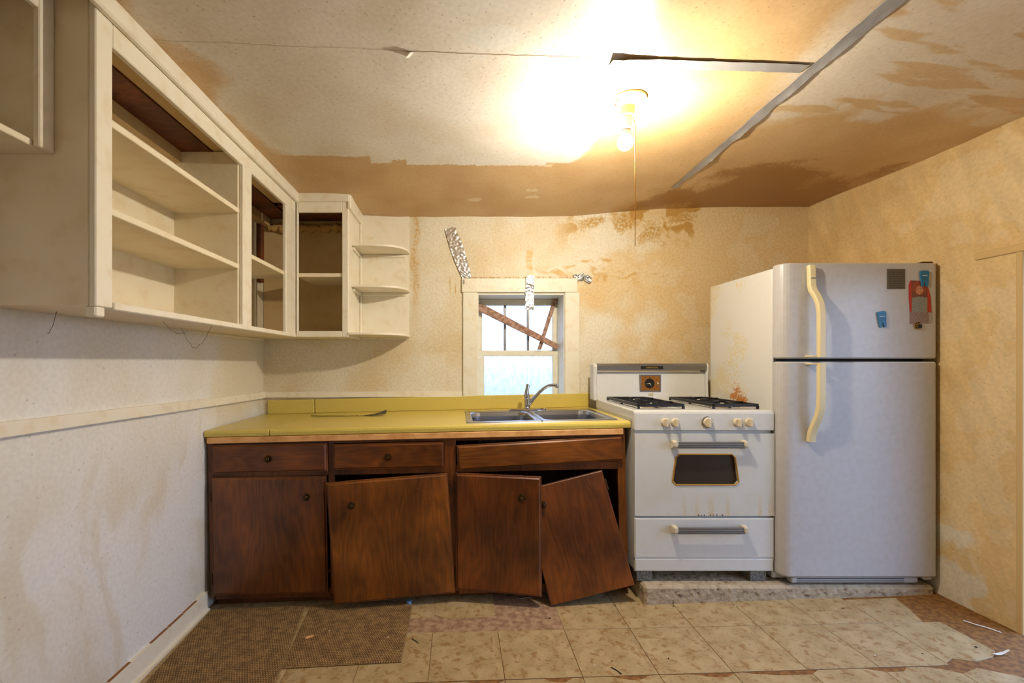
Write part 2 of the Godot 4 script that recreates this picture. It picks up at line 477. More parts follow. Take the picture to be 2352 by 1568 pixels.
func make_materials() -> void:
	n1.seed = 11; n1.noise_type = FastNoiseLite.TYPE_SIMPLEX; n1.frequency = 0.02; n1.fractal_octaves = 4
	n2.seed = 27; n2.noise_type = FastNoiseLite.TYPE_SIMPLEX; n2.frequency = 0.03; n2.fractal_octaves = 4
	n3.seed = 5; n3.noise_type = FastNoiseLite.TYPE_SIMPLEX; n3.frequency = 0.06; n3.fractal_octaves = 2
	var peel := noise_tex(0.055, 3, 512, 512, null, 3)
	var rough_peel := noise_tex(0.03, 5, 512, 512, null, 8)
	var paint_tone := noise_tex(0.012, 5, 512, 512, ramp([Color(0.92, 0.89, 0.82), Color(0.945, 0.93, 0.885), Color(0.95, 0.945, 0.91)], [0.1, 0.35, 0.8]), 4)
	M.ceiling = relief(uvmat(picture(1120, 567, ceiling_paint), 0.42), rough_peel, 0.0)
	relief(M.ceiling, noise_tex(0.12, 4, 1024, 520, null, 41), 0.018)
	M.wall_back = uvmat(picture(1120, 465, back_paint), 0.5)
	M.wall_left = uvmat(picture(600, 400, left_paint), 0.42)
	M.wall_right = uvmat(picture(540, 529, right_paint), 0.55)
	var plaster := noise_tex(0.09, 4, 1024, 640, null, 42)
	relief(M.wall_back, plaster, 0.05)
	relief(M.wall_left, plaster, 0.10)
	relief(M.wall_right, plaster, 0.07)
	M.wall_plain = relief(mat(Color(0.84, 0.79, 0.66), 0.6, 0.0, paint_tone, 0.6), peel, 0.15)
	M.paint = relief(mat(Color(0.98, 0.96, 0.91), 0.42, 0.0, paint_tone, 1.3), rough_peel, 0.08)
	M.casing = relief(mat(Color(0.95, 0.94, 0.89), 0.42, 0.0, paint_tone, 1.7), rough_peel, 0.08)
	M.cabinet_in = relief(mat(Color(0.98, 0.94, 0.85), 0.5, 0.0, paint_tone, 1.1), rough_peel, 0.08)
	M.tan_and_shade_in = mat(Color(0.84, 0.73, 0.54), 0.6, 0.0, paint_tone, 1.4)  # tan board paint; on the corner cabinet's back it stands for shade
	var wood_v := picture(640, 640, func(u, v): return wood_grain(u, v, 0.0))
	var im: Image = wood_v.get_image().duplicate(); im.rotate_90(CLOCKWISE)
	var wood_h := ImageTexture.create_from_image(im)
	for k in 3:
		var m := mat([Color(0.92, 0.88, 0.85), Color(1.0, 1.0, 1.0), Color(0.93, 0.86, 0.82)][k], 0.33, 0.0, wood_v, 0.55)
		m.uv1_offset = Vector3(0.31 * k + 0.1, 0.2 * k + 0.42, 0.1)
		m.clearcoat_enabled = true; m.clearcoat = 0.25; m.clearcoat_roughness = 0.25
		M["wood_v%d" % k] = m
		m = mat([Color(0.95, 0.9, 0.88), Color(0.98, 0.95, 0.95), Color(1.0, 1.0, 1.0)][k], 0.3, 0.0, wood_h, 0.55)
		m.uv1_offset = Vector3(0.17 * k + 0.03, 0.3 * k + 0.2, 0.0)
		M["wood_h%d" % k] = m
	M.frame_wood = mat(Color(0.85, 0.80, 0.76), 0.4, 0.0, wood_v, 0.55)
	M.brown_board = mat(Color(0.95, 0.85, 0.75), 0.6, 0.0, wood_h, 0.7)
	M.ply_edge = mat(Color(0.66, 0.45, 0.28), 0.6, 0.0, wood_h, 2.0)
	M.strip_wood = mat(Color(0.90, 0.69, 0.44), 0.45, 0.0, noise_tex(0.02, 4, 256, 256, ramp([Color(0.9, 0.85, 0.78), Color(1, 1, 1)], [0.2, 0.7]), 12), 1.5)
	M.stick = mat(Color(0.72, 0.58, 0.50), 0.7, 0.0, noise_tex(0.03, 4, 256, 256, ramp([Color(0.75, 0.68, 0.62), Color(1, 1, 1)], [0.2, 0.7]), 13), 3.0)
	M.yellow = mat(Color(1, 1, 1), 0.3, 0.0, noise_tex(0.16, 3, 512, 512, ramp([Color(0.74, 0.65, 0.26), Color(0.82, 0.74, 0.36), Color(0.87, 0.80, 0.47)], [0.2, 0.5, 0.8]), 14), 2.4)
	M.steel = relief(mat(Color(0.66, 0.67, 0.69), 0.26, 1.0), peel, 0.01)
	M.chrome = mat(Color(0.78, 0.79, 0.80), 0.14, 1.0)
	M.dull_metal = mat(Color(0.55, 0.54, 0.52), 0.42, 0.9)
	M.enamel = mat(Color(1, 1, 1), 0.22, 0.0, noise_tex(0.05, 4, 512, 512, ramp([Color(0.80, 0.78, 0.72), Color(0.81, 0.81, 0.78), Color(0.82, 0.82, 0.80)], [0.02, 0.14, 0.8]), 15), 0.9)
	M.fridge = mat(Color(1, 1, 1), 0.3, 0.0, noise_tex(0.03, 5, 512, 512, ramp([Color(0.68, 0.65, 0.60), Color(0.705, 0.695, 0.685), Color(0.725, 0.72, 0.715)], [0.02, 0.13, 0.8]), 16), 1.3)
	M.handle = mat(Color(0.86, 0.80, 0.62), 0.4)
	M.knob_white = mat(Color(0.86, 0.82, 0.74), 0.4, 0.0, paint_tone, 9.0)
	M.black_iron = mat(Color(0.035, 0.033, 0.035), 0.38)
	M.dark = mat(Color(0.03, 0.028, 0.026), 0.7)
	M.rubber = mat(Color(0.10, 0.09, 0.08), 0.7)
	M.brass_old = mat(Color(0.30, 0.22, 0.12), 0.35, 0.9)
	M.gold = mat(Color(0.80, 0.60, 0.24), 0.35, 0.8)
	M.foil = mat(Color(0.93, 0.93, 0.93), 0.32, 1.0)
	M.tape = mat(Color(0.60, 0.59, 0.58), 0.34, 0.25)
	M.paper = mat(Color(0.88, 0.86, 0.80), 0.7)
	M.concrete = relief(mat(Color(1, 1, 1), 0.9, 0.0, noise_tex(0.02, 5, 512, 512, ramp([Color(0.46, 0.38, 0.28), Color(0.66, 0.59, 0.48), Color(0.72, 0.66, 0.55)], [0.06, 0.28, 0.75]), 17), 1.6), rough_peel, 0.5)
	M.block = mat(Color(0.50, 0.49, 0.46), 0.8, 0.0, noise_tex(0.06, 4, 256, 256, ramp([Color(0.6, 0.59, 0.56), Color(1, 1, 1)], [0.15, 0.6]), 18), 4.0)
	M.subfloor = mat(Color(1, 1, 1), 0.75, 0.0, noise_tex(0.04, 5, 512, 512, ramp([Color(0.42, 0.28, 0.12), Color(0.52, 0.35, 0.15), Color(0.58, 0.41, 0.20)], [0.15, 0.5, 0.85]), 19), 1.5)
	M.underlay = mat(Color(1, 1, 1), 0.7, 0.0, noise_tex(0.02, 5, 512, 512, ramp([Color(0.54, 0.42, 0.32), Color(0.62, 0.50, 0.39), Color(0.68, 0.57, 0.45)], [0.2, 0.5, 0.8]), 20), 2.0)
	var fl := FastNoiseLite.new()
	fl.seed = 77; fl.frequency = 0.04; fl.fractal_octaves = 3
	for k in 3:
		var off := 210.0 * k
		var t := picture(400, 400, func(u, v):
			var x: float = u * 512.0; var y: float = v * 512.0
			var st := fl.get_noise_2d(x * 1.6 + off, y * 4.5)
			var bl := n1.get_noise_2d(x * 0.6 + off, y * 0.6)
			var c := Color(0.72, 0.64, 0.48).lerp(Color(0.63, 0.54, 0.37), clampf(0.4 + 0.5 * bl, 0, 1))
			c = c.lerp(Color(0.42, 0.31, 0.17), 0.5 * ss(0.34, 0.60, st + 0.2 * bl))
			return c.lerp(Color(0.54, 0.38, 0.20), 0.6 * ss(0.25, 0.7, n2.get_noise_2d(x * 0.8 + off, y * 0.8))))
		var m := mat(Color(1, 1, 1), 0.45, 0.0, t, 1.15)
		m.uv1_offset = Vector3(0.31 * k, 0, 0.17 * k)
		M["tile%d" % k] = m
	var weave := picture(512, 512, func(u, v):
		var row := floorf(v * 64.0)
		var s := sin((u * 64.0 + 0.5 * fmod(row, 2.0)) * TAU) * 0.5 + 0.5
		var t := absf(sin(v * 64.0 * PI))
		var k: float = s * t
		var bl := n1.get_noise_2d(u * 500.0, v * 500.0)
		var fz := n3.get_noise_2d(u * 900.0, v * 900.0)
		return Color(0.29, 0.21, 0.11).lerp(Color(0.72, 0.58, 0.36), clampf(k * 0.75 + 0.2 + 0.22 * bl + 0.2 * fz, 0, 1)))
	M.carpet = relief(mat(Color(1, 1, 1), 0.95, 0.0, weave, 1.5), weave, 0.4)
	M.glass_up = pane_material(91, 0.48)
	M.glass_low = pane_material(92, 0.52)
	M.oven_glass = mat(Color(0.20, 0.165, 0.125), 0.3)
	M.bulb = mat(Color(1, 1, 1), 0.3)
	M.bulb.emission_enabled = true; M.bulb.emission = Color(1.0, 0.93, 0.80); M.bulb.emission_energy_multiplier = 6.0
	M.porcelain = mat(Color(0.88, 0.80, 0.58), 0.35)
	M.white_plastic = mat(Color(0.90, 0.89, 0.86), 0.4)
	M.blue = mat(Color(0.05, 0.42, 0.60), 0.45)
	M.blue_dark = mat(Color(0.03, 0.27, 0.42), 0.5)
	M.clock_face = mat(Color(0.62, 0.40, 0.08), 0.4, 0.3, paint_tone, 30.0)
	M.foam = mat(Color(0.78, 0.62, 0.36), 0.9)
	M.straw = mat(Color(0.62, 0.46, 0.24), 0.8)
	M.soil = mat(Color(0.16, 0.11, 0.07), 0.95)
	M.web = mat(Color(0.30, 0.24, 0.17), 0.9)
	M.foil_dark = mat(Color(0.10, 0.11, 0.15), 0.4)
	M.wire = mat(Color(0.22, 0.20, 0.12), 0.5, 0.6)

func pane_material(s: int, film: float) -> StandardMaterial3D:
	var nz := FastNoiseLite.new()
	nz.seed = s; nz.frequency = 0.03; nz.fractal_octaves = 5
	var w := 256
	var d := PackedByteArray()
	for j in w:
		for i in w:
			var a := nz.get_noise_2d(i * 2.2, j * 0.7) * 0.6 + nz.get_noise_2d(i * 9.0, j * 9.0) * 0.4
			var al := clampf(film + 0.45 * a, 0.05, 0.92)
			d.append_array(PackedByteArray([206, 218, 236, int(al * 255)]))
	var m := StandardMaterial3D.new()
	m.albedo_texture = ImageTexture.create_from_image(Image.create_from_data(w, w, false, Image.FORMAT_RGBA8, d))
	m.transparency = BaseMaterial3D.TRANSPARENCY_ALPHA
	m.roughness = 0.35
	m.uv1_triplanar = true; m.uv1_scale = Vector3.ONE * 2.4
	m.backlight_enabled = true; m.backlight = Color(1, 1, 1)
	return m


# ---------------------------------------------------------------- the scene
func _ready() -> void:
	rng.seed = 4
	var cam := Camera3D.new()
	cam.name = "camera"
	cam.projection = Camera3D.PROJECTION_FRUSTUM
	cam.near = 0.05; cam.far = 60.0
	cam.size = 0.0784
	cam.frustum_offset = Vector2(0.123, 0.046) * 0.05
	cam.position = Vector3(0, 1.25, 0)
	add_child(cam)
	cam.current = true
	var e := Environment.new()
	e.background_mode = Environment.BG_SKY
	var sky := ProceduralSkyMaterial.new()
	sky.sky_top_color = Color(0.62, 0.76, 1.0); sky.sky_horizon_color = Color(0.80, 0.88, 1.0)
	sky.ground_horizon_color = Color(0.74, 0.82, 0.94); sky.ground_bottom_color = Color(0.40, 0.42, 0.44)
	sky.sky_energy_multiplier = 1.0; sky.ground_energy_multiplier = 1.0
	e.sky = Sky.new(); e.sky.sky_material = sky
	e.background_energy_multiplier = 6.0
	e.tonemap_mode = Environment.TONE_MAPPER_LINEAR
	e.tonemap_exposure = 1.06
	e.sdfgi_enabled = true; e.ssao_enabled = true; e.ssil_enabled = true
	var we := WorldEnvironment.new()
	we.name = "world"; we.environment = e
	add_child(we)
	make_materials()
	room()
	window()
	left_cabinets()
	corner_cabinet()
	base_cabinet()
	worktop()
	sink_and_faucet()
	stove()
	refrigerator()
	ceiling_lamp()
	tapes_and_foils()
	mats_and_litter()


func room() -> void:
	# floor: bare boards that lean with the house, with what is left of the vinyl tiles on top
	var fl := MeshInstance3D.new()
	fl.name = "floor"
	var st := mb()
	bx(st, Vector3(-0.30, -0.12, -3.2), Vector3(4.3, 0, 1.3), 0.0)
	fl.mesh = st.commit(); fl.material_override = M.subfloor
	fl.position = Vector3(LEFT_X, FLOOR_LEFT, 0); fl.rotation.z = atan(SLOPE)
	add_child(fl)
	tag(fl, "worn cream vinyl tile floor with brown boards showing through", "", "", "structure")
	st = mb()
	prism(st, [Vector2(1.075, 2.30), Vector2(1.80, 2.30), Vector2(1.80, 1.975), Vector2(1.44, 1.978), Vector2(1.075, 1.985)], 0, 0.0012, Transform3D(Basis(Vector3.RIGHT, -PI / 2), Vector3.ZERO))
	lpart("underlay", st, M.underlay, fl, "pinkish brown glue layer where tiles are missing")
	var xs := [-1.29, -1.0, -0.70, -0.41, -0.117, 0.18, 0.48, 0.773, 1.056, 1.342, 1.615, 1.88, 2.135]
	var lie := Transform3D(Basis(Vector3.RIGHT, -PI / 2), Vector3.ZERO)   # polygon y runs away from the camera, its z is up
	for r in 4:
		for c in xs.size() - 1:
			var x0: float = xs[c] + 0.0012; var x1: float = xs[c + 1] - 0.0012
			var za := func(x): return 1.987 - 0.029 * x        # the joint between the second and third row
			var zb := func(x): return 1.681 - 0.008 * x
			var poly := []
			if r == 0: poly = [[x0, 1.06], [x1, 1.06], [x1, 1.352], [x0, 1.352]]
			elif r == 1:
				var gap := 0.004
				poly = [[x0, 1.355], [x1, 1.355]]
				for k in 9:      # torn far edge along the open joint
					var x := lerpf(x1, x0, k / 8.0)
					gap = 0.004 + 0.022 * ss(0.0, 0.3, n1.get_noise_2d(x * 150.0, 3.0) + 0.12) * ss(-0.35, -0.2, x) + 0.05 * ss(1.75, 1.95, x) * (1.0 - ss(1.95, 2.1, x))
					poly.append([x, zb.call(x) - gap])
			elif r == 2: poly = [[x0, zb.call(x0)], [x1, zb.call(x1)], [x1, za.call(x1) - 0.0012], [x0, za.call(x0) - 0.0012]]
			else: poly = [[x0, za.call(x0) + 0.0012], [x1, za.call(x1) + 0.0012], [x1, 2.30], [x0, 2.30]]
			if r == 3 and c == 4: poly = [[-0.115, 2.127], [-0.065, 2.095], [0.157, 2.094], [0.182, 2.114], [0.18, 2.30], [-0.117, 2.30]]
			if r == 3 and c == 5: continue
			if r == 3 and c == 3: poly = [[x0, 2.10], [x1, 2.105], [x1, 2.30], [x0, 2.30]]
			if r == 2 and c == 11: poly = [[x0, zb.call(x0) + 0.012], [1.93, 1.70], [2.00, 1.68], [2.09, 1.70], [2.135, 1.73], [x1, za.call(x1)], [x0, za.call(x0)]]
			if r == 3 and c == 11: poly = [[x0, za.call(x0) + 0.001], [2.06, za.call(2.06) + 0.001], [2.10, 2.02], [2.13, 2.12], [x0, 2.12]]
			if r == 1 and c == 11: poly = [[x0, 1.355], [2.10, 1.40], [2.13, 1.52], [2.05, 1.60], [1.96, 1.645], [x0, 1.62]]
			var p2 := []
			for q in poly: p2.append(Vector2(q[0] - LEFT_X, q[1]))
			var t := mb()
			prism(t, p2, 0.0, 0.0034, lie, 0.0006)
			var o := lpart("tile", t, M["tile%d" % ((c * 2 + r) % 3)], fl)
			o.rotation = Vector3(0, 0, 0)
	# walls
	uvp = [Vector3.RIGHT, -1.36, 3.76, Vector3.UP, 2.34, -1.56]
	st = mb()
	var zf := BACK_Z; var zr := BACK_Z - 0.20
	for b in [[-1.55, -0.2, 0.129, 2.42], [0.718, -0.2, 2.56, 2.42], [0.129, 1.715, 0.718, 2.42], [0.129, -0.2, 0.718, 0.945]]:
		bx(st, Vector3(b[0], b[1], zf), Vector3(b[2], b[3], zr), 0.0)
	struct("wall_back", st, M.wall_back, "cream plaster wall with brown drip stains around the small window")
	uvp = [Vector3.BACK, -3.0, 2.4, Vector3.UP, 1.5, -1.6]
	st = mb()
	var a := [Vector2(left_x(-2.96), 2.96), Vector2(left_x(-2.041), 2.041), Vector2(left_x(1.3), -1.3), Vector2(LEFT_X - 0.15, -1.3), Vector2(LEFT_X - 0.15, 2.96)]
	prism(st, a, -0.25, 2.42, Transform3D(Basis(Vector3.RIGHT, -PI / 2), Vector3.ZERO))
	struct("wall_left", st, M.wall_left, "off-white rough plaster wall with yellowed runs below the rail")
	uvp = [Vector3.BACK, -3.0, 2.4, Vector3.UP, 2.35, -2.35]
	st = mb()
	for b in [[-2.96, -1.825, -0.2, 2.42], [-1.825, -0.95, 1.715, 2.42], [-0.95, -0.55, -0.2, 2.42], [-0.55, 0.85, 1.75, 2.42], [-0.55, 0.85, -0.2, 0.95], [0.85, 1.3, -0.2, 2.42]]:
		bx(st, Vector3(RIGHT_X, b[2], b[0]), Vector3(RIGHT_X + 0.15, b[3], b[1]), 0.0)
	struct("wall_right", st, M.wall_right, "tan patched plaster wall beside the refrigerator")
	uvp = null
	st = mb()
	bx(st, Vector3(-1.6, -0.2, 1.2), Vector3(2.6, 2.42, 1.32), 0.0)
	struct("wall_rear", st, M.wall_plain, "plain cream wall behind the viewer")
	# ceiling
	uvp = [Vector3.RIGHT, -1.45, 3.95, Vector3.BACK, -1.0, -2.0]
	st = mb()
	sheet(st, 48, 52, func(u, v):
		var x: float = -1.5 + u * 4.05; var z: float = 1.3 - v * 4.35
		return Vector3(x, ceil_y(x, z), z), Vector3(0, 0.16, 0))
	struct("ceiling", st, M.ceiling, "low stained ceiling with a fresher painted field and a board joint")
	uvp = null
	# baseboard and chair rails
	st = mb()
	for k in 6:
		var z0 := -2.24 + k * 0.55; var z1 := z0 + 0.55
		var xa := left_x(z0); var xb := left_x(z1)
		for f in [[0, 0.105, 0.014], [0, 0.018, 0.026]]:
			var p := [Vector3(xa, FLOOR_LEFT - 0.01, z0), Vector3(xb, FLOOR_LEFT - 0.01, z1)]
			var o := Vector3(f[2], 0, 0); var h := Vector3(0, f[1] + 0.01, 0)
			face(st, [p[0] + o, p[1] + o, p[1] + o + h, p[0] + o + h], Vector3.RIGHT)
			face(st, [p[0] + h, p[1] + h, p[1] + o + h, p[0] + o + h], Vector3.UP)
			if k == 0: face(st, [p[0], p[0] + o, p[0] + o + h, p[0] + h], Vector3.FORWARD)
			if k == 5: face(st, [p[1], p[1] + o, p[1] + o + h, p[1] + h], Vector3.BACK)
	struct("baseboard_left", st, M.paint, "white painted baseboard with a worn brown top edge on the rough wall")
	st = mb()
	for k in 12:      # the worn brown line is bare wood along the top of the board
		var z := -2.15 + k * 0.11
		if k % 5 == 3: continue
		bx(st, Vector3(left_x(z) + 0.001, FLOOR_LEFT + 0.1045, z), Vector3(left_x(z) + 0.0125, FLOOR_LEFT + 0.1065, z + 0.105), 0.0)
	struct("trim_1", st, mat(Color(0.55, 0.36, 0.18), 0.7), "bare worn wood along the top of the baseboard")
	st = mb()
	sheet(st, 24, 1, func(u, v):
		var z: float = lerpf(BACK_Z, 0.9, u)
		return Vector3(left_x(z) + 0.020, lerpf(1.047, 1.118, u) - 0.042 * v + 0.001 * n1.get_noise_1d(u * 900.0), z), Vector3(-0.022, 0, 0))
	struct("trim_2", st, M.paint, "narrow painted chair rail along the rough off-white wall")
	st = mb()
	sheet(st, 24, 1, func(u, v):
		var x: float = lerpf(LEFT_X, 0.026, u)
		return Vector3(x, lerpf(1.044, 1.050, u) - 0.036 * v + 0.002 * n1.get_noise_1d(u * 700.0), BACK_Z + 0.018), Vector3(0, 0, -0.02))
	struct("trim_3", st, M.paint, "narrow painted chair rail between wall corner and window casing")
	# doorway in the right wall: painted casing and the leaf standing open outside
	st = mb()
	bx(st, Vector3(RIGHT_X - 0.004, 0.06, -1.845), Vector3(RIGHT_X + 0.155, 1.745, -1.822), 0.003)
	bx(st, Vector3(RIGHT_X - 0.008, 1.712, -1.99), Vector3(RIGHT_X + 0.02, 1.7445, -0.92), 0.003)
	bx(st, Vector3(RIGHT_X - 0.004, 0.06, -0.953), Vector3(RIGHT_X + 0.155, 1.745, -0.93), 0.003)
	struct("trim_4", st, mat(Color(0.80, 0.68, 0.46), 0.6), "tan painted casing of the doorway in the patched wall")
	# threshold ground outside
	st = mb()
	bx(st, Vector3(-9, -0.55, -12), Vector3(12, -0.45, 9), 0.0)
	struct("ground", st, mat(Color(0.42, 0.41, 0.37), 0.95), "bare ground outside the house")
	# concrete plinth under stove and refrigerator
	st = mb()
	bx(st, Vector3(0.914, 0.0, -2.141), Vector3(2.345, 0.146, BACK_Z), 0.012)
	single("concrete_plinth", st, M.concrete, "low rough concrete plinth under the stove and refrigerator", "plinth")


func window() -> void:
	var w := struct_node("window_1", "small double-hung window with dirty frosted panes over the sink", Vector3(0.42, 0.95, BACK_Z))
	var st := mb()
	bx(st, Vector3(0.022, 1.715, BACK_Z - 0.01), Vector3(0.80, 1.809, BACK_Z + 0.018), 0.003)
	part("casing", st, M.casing, w)
	st = mb()
	bx(st, Vector3(0.030, 0.93, BACK_Z - 0.01), Vector3(0.131, 1.7145, BACK_Z + 0.016), 0.003)
	part("casing", st, M.casing, w)
	st = mb()
	bx(st, Vector3(0.716, 0.93, BACK_Z - 0.01), Vector3(0.815, 1.7145, BACK_Z + 0.016), 0.003)
	part("casing", st, M.casing, w)
	var zs := BACK_Z - 0.20        # sash plane
	st = mb()
	bx(st, Vector3(0.129, 1.700, BACK_Z), Vector3(0.718, 1.716, zs - 0.03), 0.001)
	bx(st, Vector3(0.122, 0.951, BACK_Z - 0.001), Vector3(0.136, 1.6995, zs - 0.03), 0.001)
	bx(st, Vector3(0.711, 0.951, BACK_Z - 0.001), Vector3(0.725, 1.6995, zs - 0.03), 0.001)
	bx(st, Vector3(0.122, 0.93, BACK_Z + 0.01), Vector3(0.725, 0.95, zs - 0.03), 0.001)
	part("jamb", st, M.casing, w)
	# upper sash, farther out
	var up := mb()
	var z := zs - 0.025
	bx(up, Vector3(0.136, 1.655, z), Vector3(0.711, 1.700, z + 0.028), 0.003)
	bx(up, Vector3(0.1365, 1.3305, z), Vector3(0.172, 1.6545, z + 0.028), 0.003)
	bx(up, Vector3(0.677, 1.3305, z), Vector3(0.7105, 1.6545, z + 0.028), 0.003)
	bx(up, Vector3(0.136, 1.300, z), Vector3(0.711, 1.330, z + 0.028), 0.003)
	var us := part("upper_sash", up, M.casing, w)
	for x in [0.336, 0.503]:
		st = mb()
		bx(st, Vector3(x - 0.008, 1.325, z + 0.002), Vector3(x + 0.008, 1.66, z + 0.026), 0.003)
		part("muntin", st, M.dull_metal, us)
	for p in [[0.170, 0.329], [0.343, 0.496], [0.510, 0.679]]:
		st = mb()
		bx(st, Vector3(p[0], 1.326, z + 0.012), Vector3(p[1], 1.658, z + 0.014), 0.0)
		part("pane", st, M.glass_up, us)
	# lower sash, in front of it
	var lo := mb()
	z = zs + 0.006
	bx(lo, Vector3(0.137, 1.288, z), Vector3(0.710, 1.324, z + 0.03), 0.003)
	bx(lo, Vector3(0.1375, 0.9855, z), Vector3(0.184, 1.2875, z + 0.03), 0.003)
	bx(lo, Vector3(0.672, 0.9855, z), Vector3(0.7095, 1.2875, z + 0.03), 0.003)
	bx(lo, Vector3(0.137, 0.952, z), Vector3(0.710, 0.985, z + 0.03), 0.003)
	var ls := part("lower_sash", lo, M.casing, w)
	st = mb()
	bx(st, Vector3(0.182, 0.980, z + 0.013), Vector3(0.674, 1.292, z + 0.016), 0.0)
	part("pane", st, M.glass_low, ls)
	# two sticks wedged across the upper half
	st = mb()
	prism(st, [Vector2(0.137, 1.655), Vector2(0.15, 1.668), Vector2(0.708, 1.372), Vector2(0.700, 1.334), Vector2(0.137, 1.612)], 0, 0.022, Transform3D(Basis(), Vector3(0, 0, zs + 0.04)), 0.004, 0.004)
	single("wooden_stick", st, M.stick, "long weathered stick wedged slantwise across the window", "stick")
	st = mb()
	prism(st, [Vector2(0.678, 1.696), Vector2(0.708, 1.696), Vector2(0.592, 1.335), Vector2(0.566, 1.335)], 0, 0.012, Transform3D(Basis(), Vector3(0, 0, zs + 0.014)), 0.002)
	single("wooden_stick", st, M.stick, "short upright lath leaning behind the long stick in the window", "stick")
	# unseen window added to the right wall to bring daylight onto the left side
	var w2 := struct_node("window_2", "plain wide window added out of view in the tan wall to let in daylight", Vector3(RIGHT_X, 0.75, 0.15))
	st = mb()
	for b in [[-0.64, -0.55], [0.85, 0.94]]:
		bx(st, Vector3(RIGHT_X - 0.015, 0.88, b[0]), Vector3(RIGHT_X + 0.01, 1.83, b[1]), 0.003)
	bx(st, Vector3(RIGHT_X - 0.015, 1.75, -0.64), Vector3(RIGHT_X + 0.01, 1.83, 0.94), 0.003)
	bx(st, Vector3(RIGHT_X - 0.04, 0.88, -0.66), Vector3(RIGHT_X + 0.01, 0.95, 0.96), 0.003)
	bx(st, Vector3(RIGHT_X + 0.06, 1.33, -0.55), Vector3(RIGHT_X + 0.10, 1.37, 0.85), 0.003)
	part("frame", st, M.casing, w2)


